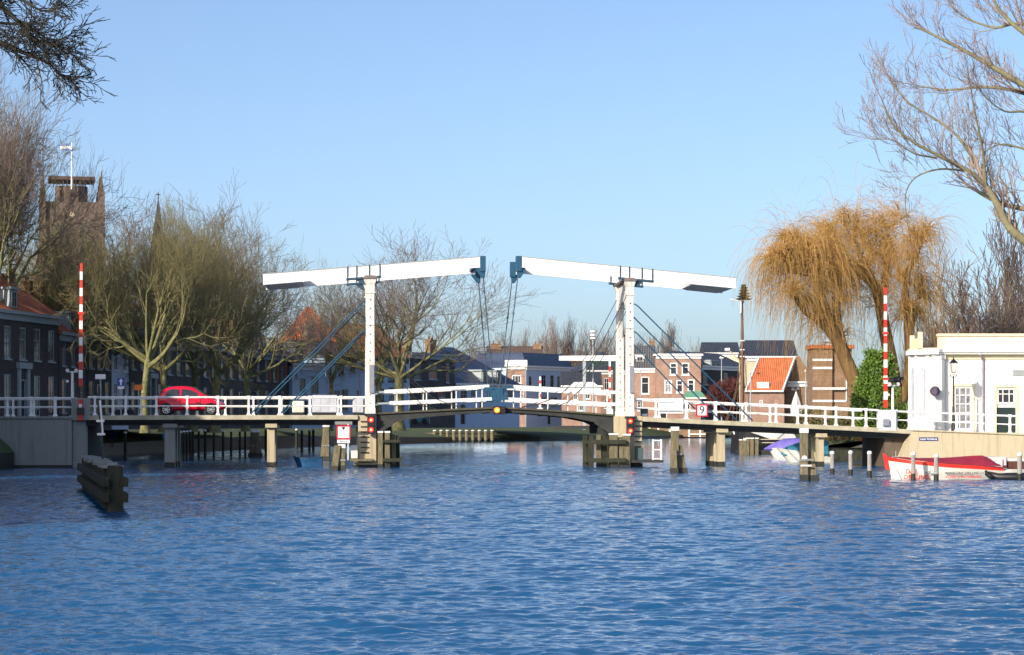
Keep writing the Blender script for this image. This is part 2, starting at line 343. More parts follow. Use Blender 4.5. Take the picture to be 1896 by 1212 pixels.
# ---------------------------------------------------------------- the bridge frame: s along it, t across it, z up
TH = math.atan((948 - 650) / F); CT, ST = math.cos(TH), math.sin(TH); BX, BY = -8.15, 134.0
def S(px, t=0.0):
    u = (px - CX) / F; return (u * (BY + t * CT) - BX + t * ST) / (CT - u * ST)
def Zb(px, py, t=0.0):
    s = S(px, t); return EYE + (HY - py) / F * (BY + s * ST + t * CT)
def B(px, py, t=0.0): return (S(px, t), t, Zb(px, py, t))
def bworld(s, t, z): return (BX + s * CT - t * ST, BY + s * ST + t * CT, z)
W = 5.4
bridge = empty('drawbridge', (BX, BY, 0), TH, 'white double-leaf wooden drawbridge with petrol blue ironwork, closed across the canal', 'bridge')
def slab(mb, tops, thick, t0, t1):
    pts = [(S(px), Zb(px, py)) for px, py in tops]
    poly = [(s, z - thick) for s, z in pts] + [(s, z) for s, z in reversed(pts)]
    return mb.prism(poly, t0, t1)
def barp(mb, a, b, w, h): return mb.bar(B(*a), B(*b), w, h)

# approach spans
LT = [(128, 769), (300, 768.5), (663, 768)]
RT = [(1190, 771.5), (1325, 778), (1437, 782.5), (1549, 787.5), (1690, 795)]
DW = 6.6
for tops in (LT, RT):
    m = MB(); slab(m, tops, 0.27, 0.0, 0.45); slab(m, tops, 0.27, DW - 0.45, DW)
    m.build('edge_beam', 'deckedge', bridge, bevel=0.03)
    m = MB(); slab(m, [(a, b + 2) for a, b in tops], 0.36, 0.452, DW - 0.452); m.mi(0)
    m.build('road_deck', 'asphalt', bridge)
    m = MB()
    for tt in (0.5, 2.6, 4.6):
        slab(m, [(a, b + 10.5) for a, b in tops], 0.26, tt + 0.1, tt + 0.5)
    m.build('girders', 'darksteel', bridge)
# concrete piles carrying the approaches
def pile_bent(px0, px1, ytop, ybot, matn, rows=(0.9, 2.7, 4.6)):
    m = MB()
    for t in rows:
        s0, s1 = S(px0), S(px1); zt = Zb(px0, ytop + 8)
        m.box(s0, s1, t - 0.25, t + 0.25, -0.6, zt)
    s0, s1 = S(px0), S(px1); zc = Zb(px0, ytop)
    m.box(s0 - 0.1, s1 + 0.15, rows[0] - 0.5, rows[-1] + 0.5, zc - 0.24, zc)
    pb_ = m.build('pile_bent', matn, bridge, bevel=0.02)
    m = MB()
    for t in rows: m.box(S(px0) - .012, S(px1) + .012, t - .262, t + .262, -.6, 0.30)
    m.build('wet_band', 'wetwood', pb_)
pile_bent(303, 322, 784, 862, 'greyconc', (0.9, 2.9, 4.9))
pile_bent(494, 508, 784, 862, 'concrete')
pile_bent(1332, 1346, 793, 866, 'concrete', (0.9, 2.2, 3.6, 5.0))
pile_bent(1517, 1530, 802, 868, 'concrete', (0.9, 2.7, 4.6))

# masonry piers below the towers
m = MB(); m.box(S(663), S(697), 0.15, DW - 0.3, -0.6, Zb(680, 768.5)); m.box(S(655), S(699), -0.15, DW, -0.6, 0.28)
p = m.build('pier', 'concrete', bridge, bevel=0.03); MB().box(S(655) - .01, S(699) + .01, -.162, DW + .01, -.6, .16).build('wet_band', 'wetwood', p)
m = MB()
for k in range(7):
    z = Zb(675, 780 + k * 9.6); m.box(S(668), S(683), 0.09, 0.146, z - 0.035, z + 0.035)
m.build('ladder_rungs', 'darksteel', p)
m = MB(); m.box(S(697) + .003, S(722), 0.6, DW - 0.9, Zb(700, 801), Zb(700, 769)); m.box(S(660), S(726), 1.2, DW - 1.2, 0, Zb(700, 790))
m.build('machine_housing', 'darksteel', bridge)
m = MB()
m.prism([(S(1137), Zb(1137, 800)), (S(1143), Zb(1143, 815)), (S(1150), -0.5), (S(1178), -0.5), (S(1189), Zb(1189, 836)), (S(1190), Zb(1190, 770)), (S(1137), Zb(1137, 770))], 0.15, DW - 0.3)
p = m.build('pier', 'concrete', bridge, bevel=0.03)
m = MB()
for k in range(6):
    z = Zb(1180, 779 + k * 9.6); m.box(S(1176), S(1188), 0.09, 0.146, z - 0.035, z + 0.035)
m.build('ladder_rungs', 'darksteel', p)
m = MB(); m.box(S(1110), S(1137) - .003, 0.8, DW - 0.9, Zb(1130, 803), Zb(1130, 778))
m.build('machine_housing', 'darksteel', bridge)
m = MB(); m.box(S(1160), S(1226), -0.6, 2.2, Zb(1200, 856), Zb(1200, 851)); m.box(S(1166), S(1190), 0.0, 1.6, -0.4, Zb(1180, 857))
p = m.build('landing_platform', 'darksteel', bridge)
m = MB()
for a in (1207, 1222): m.box(S(a) - 0.05, S(a) + 0.05, -0.5, -0.42, Zb(a, 851), Zb(a, 813))
for y in (815, 832, 849): m.box(S(1207), S(1222), -0.49, -0.43, Zb(1210, y) - .03, Zb(1210, y) + .03)
m.build('gate', 'rail', p)
m = MB(); m.box(S(1176), S(1191), -0.1, 1.2, Zb(1180, 850.8), Zb(1180, 829))
for a in range(1194, 1206, 3): m.box(S(a) - .015, S(a) + .015, -0.45, -0.42, Zb(a, 851), Zb(a, 815))
m.build('control_box', mat('green_grey_box', (0.06, 0.10, 0.10), 0.6), p)
m = MB(); m.box(S(650), S(662), -0.2, 0.5, Zb(656, 848), Zb(656, 824)); m.build('control_box', 'boatwhite', bridge)
m = MB(); m.box(S(648), S(690), -0.9, 0.1, Zb(656, 853), Zb(656, 849)); m.build('landing_platform', 'wood', bridge)

# the two lifting leaves
def leaf(tops, bots, nm='leaf_girder'):
    poly = [(S(a), Zb(a, b)) for a, b in bots] + [(S(a), Zb(a, b)) for a, b in reversed(tops)]
    for t in (0.25, DW - 0.6):
        m = MB(); m.prism(poly, t, t + 0.28); m.build(nm, 'darksteel', bridge)
    m = MB(); pts = [(S(a), Zb(a, b) + 0.004) for a, b in tops]
    m.prism([(s, z) for s, z in pts] + [(s, z + 0.10) for s, z in reversed(pts)], 0.12, DW - 0.12); m.build('leaf_deck', mat('leaf_planks', (0.12, 0.10, 0.075), 0.9, c2=(0.05, 0.05, 0.035), scale=3), bridge)
    m = MB()
    for k in range(6):
        a = tops[0][0] + (tops[-1][0] - tops[0][0]) * (k + 0.5) / 6; b = tops[0][1] + (tops[-1][1] - tops[0][1]) * (k + 0.5) / 6
        m.box(S(a) - 0.08, S(a) + 0.08, 0.54, DW - 0.61, Zb(a, b) - 0.24, Zb(a, b) - 0.002)
    m.build('cross_beams', 'darksteel', bridge)
leaf([(698, 767), (760, 763.5), (840, 759.5), (924, 756)], [(698, 801), (706, 792), (722, 784), (750, 777), (800, 771), (860, 766), (924, 762)])
leaf([(926, 756), (1000, 760), (1060, 764), (1136, 770)], [(926, 762), (1000, 767), (1060, 773), (1100, 781), (1120, 790), (1136, 804)])
m = MB(); slab(m, [(1062, 763.2), (1136, 768.8)], 0.03, 0.1, 0.5); m.build('moss_strip', 'moss', bridge)
m = MB()
for (a, b, c, d) in ((700, 800, 730, 780), (1102, 781, 1134, 802)):
    for t in (0.1, 1.6): barp(m, (a, b, t), (c, d, t), 0.14, 0.2)
m.build('haunch_struts', 'darksteel', bridge)

# leaf guard rails
for t in (0.2, DW - 0.3):
    for ends in ([(712, 724.5, 906, 714.5), (721, 745.5, 911, 738)], [(951, 715.5, 1150, 726.5), (941, 738.5, 1150, 748.5)]):
        m = MB()
        for a, b, c, d in ends:
            za, zc = Zb(a, b), Zb(c, d)
            m.bar((S(a), t, za), (S(c), t, zc), 0.12, 0.19)
        # posts
        for a in ((735, 790, 845, 893) if ends[0][0] < 900 else (965, 1015, 1070, 1125)):
            f = (a - ends[0][0]) / (ends[0][2] - ends[0][0]); y = ends[0][1] + (ends[0][3] - ends[0][1]) * f
            m.box(S(a) - 0.03, S(a) + 0.03, t + 0.07, t + 0.12, Zb(a, 762 if a < 1050 else 767), Zb(a, y))
        m.build('leaf_railing', 'beamwhite', bridge)
    m = MB()
    m.bar((S(694), t, Zb(694, 726)), (S(712), t, Zb(712, 725)), 0.08, 0.10); m.bar((S(694), t, Zb(694, 747)), (S(721), t, Zb(721, 746)), 0.08, 0.10)
    m.build('rail_end_link', 'greytrim', bridge)
    m = MB()
    m.box(S(897), S(921), t - 0.10, t + 0.1, Zb(905, 720), Zb(905, 716.5)); m.box(S(929), S(951), t - 0.10, t + 0.1, Zb(940, 719), Zb(940, 715.5))
    m.box(S(911), S(924), t - 0.10, t + 0.1, Zb(915, 740), Zb(915, 736)); m.box(S(926), S(941), t - 0.10, t + 0.1, Zb(930, 740), Zb(930, 736))
    m.box(S(915), S(918), t - 0.06, t + 0.06, Zb(915, 757), Zb(915, 716.6)); m.box(S(932), S(935), t - 0.06, t + 0.06, Zb(932, 757), Zb(932, 716))
    m.prism([(S(920), Zb(918, 734)), (S(930), Zb(918, 734)), (S(932), Zb(918, 719)), (S(918), Zb(918, 719))], t - 0.13, t - 0.105)
    m.build('rail_clasp', 'blue', bridge)

# towers
def tower(pc0, pc1, ybase, ytop, capl, capr):
    s0, s1 = S(pc0), S(pc1); c = (s0 + s1) / 2; a = (s1 - s0) / 2; zb = Zb(pc0, ybase); zt = Zb(pc0, ytop)
    for t in (0.0, W - 0.45):
        m = MB(); m.taper(c, t + 0.225, zb, zt - 0.95, a * 1.12, 0.25, a * 0.92, 0.21)
        m.box(c - a * 1.25, c + a * 1.25, t - 0.03, t + 0.48, zt - 0.95 + .001, zt - 0.86)
        m.taper(c, t + 0.225, zt - 0.858, zt - 0.42, a * 1.0, 0.24, a * 1.05, 0.25)
        m.taper(c, t + 0.225, zt - 0.418, zt - 0.12, a * 1.15, 0.27, a * 1.5, 0.34)
        m.box(c - a * 1.22, c + a * 1.22, t - 0.05, t + 0.50, zb - 0.02, zb + 0.3)
        col_ = m.build('column', 'white', bridge, bevel=0.015)
        m = MB()
        for q in range(13): m.box(c - .03, c + .03, t - .032, t + .2, zb + .55 + q * .5, zb + .61 + q * .5)
        m.build('bolts', 'rust', col_)
        for q in (zb + 2.9, zb + 5.1):
            MB().box(c - a * 1.08, c + a * 1.08, t - 0.02, t + 0.47, q, q + 0.03).build('iron_band', 'greytrim', col_)
        MB().box(c - a * 1.35, c + a * 1.35, t - 0.07, t + 0.52, zb - 0.12, zb - 0.021).build('plinth', 'black', col_)
    # arched portal head
    m = MB(); y0, y1 = 0.45, W - 0.45; zh = zt - 0.85; N = 14
    pts = [(y0, zh)]
    arch = []
    for k in range(N + 1):
        x = k / N; y = y0 + (y1 - y0) * x; arch.append((y, zh - 0.35 - 2.1 * (abs(2 * x - 1) ** 3.2)))
    pts = [(y0, arch[0][1])] + arch[1:-1] + [(y1, arch[-1][1]), (y1, zt - 0.12), (y0, zt - 0.12)]
    m.prismx(pts, c - a * 0.62, c + a * 0.62); m.build('portal_arch', 'white', bridge, bevel=0.01)
    m = MB(); m.box(c - a * 1.65, c + a * 1.65, -0.16, W + 0.16, zt - 0.118, zt - 0.02); m.taper(c, W / 2, zt - 0.019, zt + 0.09, a * 1.65, W / 2 + 0.16, a * 1.1, W / 2)
    m.build('roof_cap', mat('lead_cap', (0.16, 0.13, 0.12), 0.7, 0.3, 4), bridge)
    return c, a
tower(677.5, 693.5, 765, 512, 672, 700)
tower(1159.6, 1173.5, 770, 516.5, 1151, 1183)
MB().box(S(684), S(692.5), -0.16, -0.05, Zb(690, 727), Zb(690, 675)).build('grey_casing', 'casing', bridge)
MB().box(S(1166), S(1173.5), -0.16, -0.05, Zb(1170, 727), Zb(1170, 677)).build('grey_casing', 'casing', bridge)

# balance beams
def balance(outer, tip, sadd, cw, sign):
    (ax, ay), (bx, by) = outer, tip            # top edge at the two ends, near beam
    sa, sb = S(ax), S(bx); za, zb_ = Zb(ax, ay), Zb(bx, by); H = 0.60
    top = lambda s: za + (zb_ - za) * (s - sa) / (sb - sa)
    for t in (0.04, W - 0.42):
        lo, hi = min(sa, sb), max(sa, sb)
        m = MB(); m.prism([(lo, top(lo) - H), (hi, top(hi) - H), (hi, top(hi)), (lo, top(lo))], t, t + 0.38)
        bm = m.build('balance_beam', 'beamwhite', bridge, bevel=0.012)
        m = MB(); m.prism([(lo, top(lo) - 0.002), (hi, top(hi) - 0.002), (hi, top(hi) + 0.03), (lo, top(lo) + 0.03)], t - 0.03, t + 0.41); m.build('coping', 'greytrim', bm)
        m = MB(); m.prism([(lo, top(lo) - H - 0.02), (hi, top(hi) - H - 0.02), (hi, top(hi) - H + 0.03), (lo, top(lo) - H + 0.03)], t - 0.025, t - 0.003); m.build('trim_board', 'beamwhite', bm)
        m = MB()
        for q in range(1, 7):
            s_ = lo + (hi - lo) * q / 7; m.prism([(s_ - .008, top(s_) - H + .04), (s_ + .008, top(s_) - H + .04), (s_ + .008, top(s_) - .01), (s_ - .008, top(s_) - .01)], t - .006, t - .001)
        m.build('plank_joints', 'greytrim', bm)
        # blue head with hanger eye
        h0, h1 = sb, sb + sign * 0.33
        l_, r_ = min(h0, h1), max(h0, h1)
        m = MB(); m.box(l_, r_, t - 0.04, t + 0.42, zb_ - 0.85, zb_ + 0.05)
        m.prism([(l_ - (0.28 if sign > 0 else -0.05), zb_ - 0.72), (l_ + 0.10, zb_ - 1.22), (r_ - 0.05, zb_ - 1.22), (r_ + (0.28 if sign < 0 else 0), zb_ - 0.72)], t + 0.05, t + 0.33)
        m.build('beam_head', 'blue', bm, bevel=0.01)
        # saddle straps
        m = MB(); s0, s1 = S(sadd[0]), S(sadd[1])
        for k in range(4):
            s = s0 + (s1 - s0) * (0.04, 0.30, 0.66, 0.96)[k]
            m.box(s - 0.035, s + 0.035, t - 0.035, t + 0.415, top(s) - H - 0.06, top(s) + 0.05)
        m.prism([(s0, top(s0) - H - 0.14), (s1, top(s1) - H - 0.14), (s1, top(s1) - H - 0.025), (s0, top(s0) - H - 0.025)], t - 0.05, t + 0.43)
        c = (S(sadd[2])); zc = top(c) - H - 0.14
        m.prism([(c - 0.16, zc - 0.30), (c + 0.16, zc - 0.30), (c + 0.5, zc + 0.02), (c - 0.5, zc + 0.02)], t + 0.02, t + 0.36)
        m.build('saddle', 'darkblue', bm)
    c0, c1 = S(cw[0]), S(cw[1]); lo, hi = min(c0, c1), max(c0, c1)
    m = MB(); m.prism([(lo, top(lo) - H + 0.02), (hi, top(hi) - H + 0.02), (hi, top(hi) - 0.03), (lo, top(lo) - 0.03)], 0.423, W - 0.423)
    ang = 0.35 if sign < 0 else 0
    m.prism([(lo + 0.3, top(lo + .3) - H - 0.05), (hi - 0.3, top(hi - .3) - H - 0.05), (hi, top(hi) - H + 0.018), (lo, top(lo) - H + 0.018)], 0.3, W - 0.3)
    m.build('counterweight', 'tarpwhite', bridge)
    m = MB(); z_ = zb_ - 0.4; s_ = sb - sign * 0.25
    m.box(s_ - 0.12, s_ + 0.12, 0.423, W - 0.423, z_ - 0.15, z_ + 0.15); m.build('cross_tie', 'blue', bridge)
    return top
balance((487, 507), (889, 475), (641, 706, 674), (489, 560), 1)
balance((1363, 514), (966, 475), (1146, 1211, 1178), (1361, 1285), -1)
# hanger rods from beam heads to the leaves
for t in (0.2, W - 0.2):
    for (a, b, c, d) in ((895, 512, 916, 738), (959, 512, 933, 738)):
        m = MB(); p, q = Vector((S(a), t, Zb(a, b))), Vector((S(c), t, Zb(c, d)))
        m.tube([p, q], 0.035, 6)
        for f in (0.3, 0.62): m.tube([p.lerp(q, f - 0.01), p.lerp(q, f + 0.01)], 0.06, 6)
        m.build('hanger_rod', 'darkblue', bridge)
# diagonal blue braces on the approach side
for t in (0.05, W - 0.05):
    for pts in ([(677, 557), (672, 559), (466, 764)], [(678, 609), (673, 611), (520, 764)], [(1174, 562), (1181, 566), (1394, 779)], [(1174, 613), (1181, 618), (1332, 777)]):
        MB().tube([(S(a), t, Zb(a, b)) for a, b in pts], 0.04, 8).build('brace', 'blue', bridge)
# thin iron stays on the leaf side
for t in (0.12, W - 0.12):
    for pts in ([(696, 532), (727, 622), (762, 700), (800, 735), (832, 748), (866, 755)], [(696, 556), (720, 640), (752, 718), (780, 748), (810, 758)],
                [(1160, 548), (1112, 640), (1070, 700), (1035, 733), (995, 748), (960, 756)], [(1160, 575), (1120, 655), (1082, 714), (1050, 745), (1015, 757)]):
        MB().tube([(S(a), t, Zb(a, b)) for a, b in pts], 0.02, 6).build('iron_stay', 'darksteel', bridge)

# hand railings of the approaches
def railing(pxs, tops, t, hrail=1.03, part='railing', par=None, ext=(None, None)):
    f = lambda px: float(np.interp(px, [a for a, b in tops], [b for a, b in tops]))
    zz = lambda px: Zb(px, f(px))
    r = MB(); a, b = ext[0] or pxs[0], ext[1] or pxs[-1]
    xs = sorted(set([a, b] + [q for q, _ in tops if a < q < b]))
    ts = [(S(x), t, zz(x) + hrail) for x in xs]; r.tube(ts, 0.062, 8)
    r.tube([(x, y, z - 0.50) for x, y, z in ts], 0.04, 8)
    rail = r.build(part, 'rail', par or bridge)
    me = None
    for px in pxs:
        if me is None:
            m = MB(); m.taper(0, 0, 0.12, hrail - 0.04, 0.065, 0.065, 0.055, 0.055); m.taper(0, 0, 0, 0.12, 0.13, 0.11, 0.075, 0.075)
            m.box(-0.09, 0.09, -0.09, 0.09, hrail - 0.60, hrail - 0.44); m.box(-0.095, 0.095, -0.095, 0.095, hrail - 0.08, hrail + 0.09)
            me = m.mesh('post', 'rail')
        link('post', me, rail, (S(px), t, zz(px)))
    return rail
railing([175 + 57 * k for k in range(9)], [(160, 768.5), (675, 768)], 0.22, ext=(162, 676))
railing([188 + 54.5 * k for k in range(9)], [(160, 768.5), (675, 768)], DW - 0.2, ext=(162, 676))
railing([1215 + 55.7 * k for k in range(8)] , RT, 0.22, ext=(1176, 1628))
railing([1194 + 53.6 * k for k in range(9)], [(a, b - 0.5) for a, b in RT], DW - 0.2, ext=(1176, 1640))
# quay railings left and right of the bridge
lq = empty('quay_railing', bworld(S(70), 0.2, Zb(70, 770)), TH, 'white iron railing on the shaded quay wall left of the barrier', 'railing')
def sub_rail(root, *a, **k):
    r = railing(*a, par=bridge, **k)
    chs = list(r.children); d = root.location
    inv = root.matrix_basis.inverted() @ bridge.matrix_basis
    r.parent = root; r.matrix_local = inv
    return r
sub_rail(lq, [-32, 13, 57, 102], [(-80, 770.5), (131, 770)], 0.2, ext=(-60, 131))
sub_rail(lq, [-1, 39, 79, 119], [(-80, 770.5), (131, 770)], 5.4, ext=(-60, 131))
rq = empty('quay_railing', bworld(S(1780), 0.2, Zb(1780, 797)), TH, 'white iron railing in front of the white pavilion on the right quay', 'railing')
sub_rail(rq, [1661, 1685, 1727, 1773, 1820, 1872, 1920], [(1658, 793.5), (1690, 795), (1896, 803), (1960, 805.5)], 0.25, ext=(1661, 1950))

# abutments / quay walls
m = MB(); m.box(S(-160), S(133), -0.05, 1.2, -0.6, Zb(60, 775)); m.box(S(-160), S(133), -0.15, 1.3, Zb(60, 775) + .002, Zb(60, 770.5))
m.hexa([(S(133) + .003, 0.3, -0.6), (S(158), 0.3, -0.6), (S(158), 7, -0.6), (S(133) + .003, 7, -0.6), (S(133) + .003, 0.3, Zb(133, 779)), (S(158), 0.3, Zb(158, 779)), (S(158), 7, Zb(158, 779)), (S(133) + .003, 7, Zb(133, 779))])
o = m.build('quay_wall', 'greyconc', bevel=0.02); o.location = (BX, BY, 0); o.rotation_euler = (0, 0, TH)
tag(o, 'grey concrete quay wall in shade at the left end of the bridge', 'quay wall')
m = MB(); m.box(S(-160), S(133), -0.25, -0.055, -0.5, 0.16); m.build('timber_footing', 'wetwood', o)
m = MB(); m.box(S(-160), S(160), 1.302, 9, 0, Zb(60, 771)); m.build('road_surface', 'asphalt', o)
m = MB()
sl_, sr_ = S(1685), S(1990)
m.prism([(S(1652), -0.6), (sr_, -0.6), (sr_, Zb(1990, 807)), (S(1896), Zb(1896, 803)), (S(1690), Zb(1690, 795.5))], -0.02, 0.9)
m.prism([(S(1688), Zb(1690, 797)), (sr_, Zb(1990, 809)), (sr_, Zb(1990, 806)), (S(1896), Zb(1896, 802.4)), (S(1688), Zb(1688, 794.8))], -0.10, -0.022)
o = m.build('quay_wall', 'quay'); o.location = (BX, BY, 0); o.rotation_euler = (0, 0, TH)
MB().box(S(1653), sr_, -.035, -.022, -.6, .3).build('wet_band', 'mosswood', o)
tag(o, 'sandy concrete quay wall carrying a small navy name plate under the white pavilion', 'quay wall')
m = MB(); m.prism([(S(1645), -0.5), (S(1700), -0.5), (S(1700), Zb(1700, 797)), (S(1645), Zb(1645, 799))], 1.0, 7.0); m.build('inner_wall', mat('brown_stained_wall', (0.12, 0.09, 0.065), 0.9, 0.4, 2, stretch=(4, 4, .5)), o)
m = MB(); m.prism([(S(1690), 1.0), (sr_, 1.0), (sr_, Zb(1990, 807.5)), (S(1690), Zb(1690, 797.5))], 0.902, 12); m.build('pavement', 'ground', o)
# name plate
pl = MB().box(-0.56, 0.56, -0.03, 0, -0.1, 0.1).build('name_plate', 'plate'); pl.location = bworld(S(1719), -0.021, Zb(1719, 812.5)); pl.rotation_euler = (0, 0, TH)
tag(pl, 'small navy bridge name plate with white lettering on the sandy quay wall', 'sign')
text('lettering', 'Lange Vechtbrug', 0.165, 'signwhite', pl, (0, -0.034, 0), sx=0.9, bold=0.003)
# ---------------------------------------------------------------- signals, barriers and signs on the bridge
def on_bridge(name, px, py, t, label, cat, group=None):
    return empty(name, bworld(*B(px, py, t)), TH, label, cat, group)
def signal(px, py, label):
    o = on_bridge('traffic_signal', px, py, -0.02, label, 'signal light', 'red lights on the bridge piers')
    m = MB(); m.box(-0.22, 0.22, -0.3, -0.04, -0.54, 0.54); m.build('housing', 'black', o, bevel=0.03)
    for z in (0.28, -0.28):
        l_ = MB().disc((0, z), 0.145, -0.335, -0.302).build('lamp', 'redlamp', o)
        MB().disc((0, z), 0.07, -0.345, -0.336).build('bulb', 'redcore', l_)
        m = MB()
        for k in range(10):
            a0 = math.pi * (k / 10 - 0.0); a1 = math.pi * ((k + 1) / 10)
            p = lambda a, r, y: (r * math.cos(a), y, z + r * math.sin(a))
            m.hexa([p(a0, .17, -.45), p(a0, .185, -.45), p(a0, .185, -.302), p(a0, .17, -.302), p(a1, .17, -.45), p(a1, .185, -.45), p(a1, .185, -.302), p(a1, .17, -.302)])
        m.build('visor', 'black', o)
signal(687, 786, 'two lit red lamps in a black case on the left bridge pier')
signal(1166, 788, 'two lit red lamps in a black case on the right bridge pier')
o = on_bridge('amber_signal', 920, 759, -0.1, 'single lit amber lamp where the two bridge leaves meet', 'signal light')
m = MB(); m.box(-0.24, 0.5, -0.1, 0.15, -0.24, 0.22); m.build('housing', 'black', o, bevel=0.03)
l_ = MB().disc((0, 0), 0.16, -0.14, -0.102).build('lamp', 'amberlamp', o); MB().disc((0, 0), 0.08, -0.15, -0.141).build('bulb', 'ambercore', l_)

def barrier(px, ybase, ytop, lean, box, label, redfirst=True):
    o = on_bridge('barrier', px, ybase, -0.12, label, 'barrier', 'raised red and white road barriers')
    D = BY; k = D / F
    m = MB(); x0, x1, y0, y1 = box
    m.box((x0 - px) * k, (x1 - px) * k, 0.1, 0.75, (ybase - y1) * k, (ybase - y0) * k); bx = m.build('cabinet', 'greyconc' if px < 900 else 'rail', o, bevel=0.03)
    H = (ybase - ytop) * k; z0 = (ybase - (box[2] + 22)) * k
    n = 15; seg = 0.47; z = H
    mats = ['red', 'stripewhite']
    m = MB()
    for i in range(n):
        zt = H - i * seg; zb = max(H - (i + 1) * seg, z0)
        if zt <= z0: break
        m.mi(i % 2); w = 0.075 + 0.055 * (1 - zt / H); x = lambda q: lean * (q / H)
        m.hexa([(x(zb) - w, -0.05, zb), (x(zb) + w, -0.05, zb), (x(zb) + w, 0.05, zb), (x(zb) - w, 0.05, zb), (x(zt) - w, -0.05, zt), (x(zt) + w, -0.05, zt), (x(zt) + w, 0.05, zt), (x(zt) - w, 0.05, zt)])
    m.build('boom', mats, o)
    m = MB(); m.box(-0.2, 0.2, -0.09, 0.09, z0 - 0.25, z0 + 0.15); m.build('pivot', 'black' if px < 900 else 'alloy', o, bevel=0.02)
    for zz_ in (H * 0.36, H * 0.68): MB().box(lean * zz_ / H - .17, lean * zz_ / H + .17, -0.08, -0.053, zz_ - .07, zz_ + .07).build('boom_lamp', 'red', o)
    return o
b1 = barrier(149, 775, 490, 0.05, (132, 164, 737, 776), 'tall red and white barrier boom raised beside the shaded left quay')
m = MB(); k = BY / F
m.box(-0.12, 0.12, -0.02, 0.095, -0.1, 1.1); m.build('weight_arm', 'red', b1); MB().box(-0.09, 0.09, -0.035, -0.022, 0.35, 0.85).build('arm_stripe', 'stripewhite', b1)
barrier(1640, 796, 528, -0.03, (1628, 1661, 758, 797), 'tall red and white barrier boom raised beside the white pavilion')
def horn_post(px, ybase, ytop, label, cam_):
    o = on_bridge('camera_post', px, ybase, 1.0, label, 'post'); k = (BY + 1) / F; H = (ybase - ytop) * k
    m = MB(); m.tube([(0, 0, 0), (0, 0, H)], [0.09, 0.07], 8); m.box(-0.3, 0.3, -0.05, 0.05, H, H + 0.08); m.build('mast', 'rail', o)
    for x in (-0.25, 0.25): MB().tube([(x, -0.05, H + 0.16), (x, -0.28, H + 0.12)], [0.07, 0.11], 8).build('floodlight', 'rail', o)
    if cam_: MB().tube([(-0.25, 0, H + 0.32), (0.35, -0.1, H + 0.42), (0.62, -0.1, H + 0.5)], [0.16, 0.17, 0.06], 8).build('camera_housing', 'black', o)
    MB().disc((-0.28, H - 0.5), 0.08, -0.1, 0.0, 10).build('small_lamp', 'rail', o)
horn_post(134, 745, 690, 'short white post with two small floodlights beside the left barrier', False)
horn_post(1653, 765, 714, 'white post topped by a dark camera beside the right barrier', True)

def sign_board(name, px, py, w, h, matn, label, cat, D=None, t=None, foot=None, border=None, postx=0):
    if t is not None: loc = bworld(*B(px, py, t)); rz = TH; D = loc[1]
    else: loc = at(px, py, D); rz = 0
    o = empty(name, loc, rz, label, cat); k = D / F
    w *= k; h *= k
    pn = MB().box(-w / 2, w / 2, -0.03, 0, -h / 2, h / 2).build('panel', matn, o)
    if border:
        b = border[1] * k; m = MB()
        m.box(-w / 2 - b, w / 2 + b, -0.04, 0.01, h / 2 + .001, h / 2 + b); m.box(-w / 2 - b, w / 2 + b, -0.04, 0.01, -h / 2 - b, -h / 2 - .001)
        m.box(-w / 2 - b, -w / 2 - .001, -0.04, 0.01, -h / 2, h / 2); m.box(w / 2 + .001, w / 2 + b, -0.04, 0.01, -h / 2, h / 2); m.build('border', border[0], o)
    if foot is not None:
        zf = EYE + (HY - foot) * k - loc[2]; MB().tube([(postx, 0.04, zf), (postx, 0.04, h / 2)], 0.04, 8).build('pole', 'greytrim', o)
    return o, w, h
o, w_, h_ = sign_board('clearance_sign', 1299.5, 759.5, 17, 18, 'signwhite', 'white square sign with a red border and the number 9 on the right railing', 'sign', t=-0.05, border=('signred', 2.6))
text('numeral', '9', 0.66, 'black', o, (0, -0.035, 0))
o, w_, h_ = sign_board('depth_sign', 636, 800, 21, 21, 'signwhite', 'white square sign with a red border and black triangle beside the left pier', 'sign', t=-0.9, border=('signred', 2.6))
m = MB(); m.prism([(0, 0.12), (0.12, 0.30), (-0.12, 0.30)], -0.036, -0.031); m.build('triangle_mark', 'black', o)
m = MB(); m.box(-0.36, 0.36, -0.03, 0.01, -0.62, -0.43); pl2 = m.build('lower_plate', 'signwhite', o); text('lettering', 'km/h 6', 0.14, 'black', pl2, (0, -0.034, -0.525))
MB().box(-0.5, 0.5, 0.02, 0.1, 0.44, 0.62).build('top_board', 'greyconc', o); MB().tube([(0.27, 0.05, -1.6), (0.27, 0.05, 0.5)], 0.04, 8).build('pole', 'rail', o)
o, w_, h_ = sign_board('information_board', 1242, 751, 46, 28, 'signwhite', 'large white notice board with thin dark lines of text on the right railing', 'sign', t=0.08)
text('lettering', 'BEDIENINGSTIJDEN', 0.10, 'black', o, (-0.68, -0.034, 0.2), align='LEFT')
text('lettering', 'ma-vr\nza\nzo', 0.11, 'greytrim', o, (-0.68, -0.034, -0.03), align='LEFT'); text('lettering', '09.00  12.00\n13.00  16.30', 0.10, 'greytrim', o, (0.32, -0.034, 0.0), align='CENTER')
MB().box(-0.68, 0.68, -0.035, -0.031, -0.34, -0.28).build('text_line', 'black', o)
o, w_, h_ = sign_board('one_way_sign', 224, 707, 13, 15, 'signblue', 'blue square sign with a white upward arrow above a white plate', 'sign', D=139.5, foot=770)
m = MB(); m.prism([(-0.05, -0.19), (0.05, -0.19), (0.05, 0.03), (0.14, 0.03), (0, 0.19), (-0.14, 0.03), (-0.05, 0.03)], -0.036, -0.031); m.build('arrow_mark', 'signwhite', o)
MB().box(-0.2, 0.2, -0.03, 0, -0.41, -0.26).build('lower_plate', 'signwhite', o)
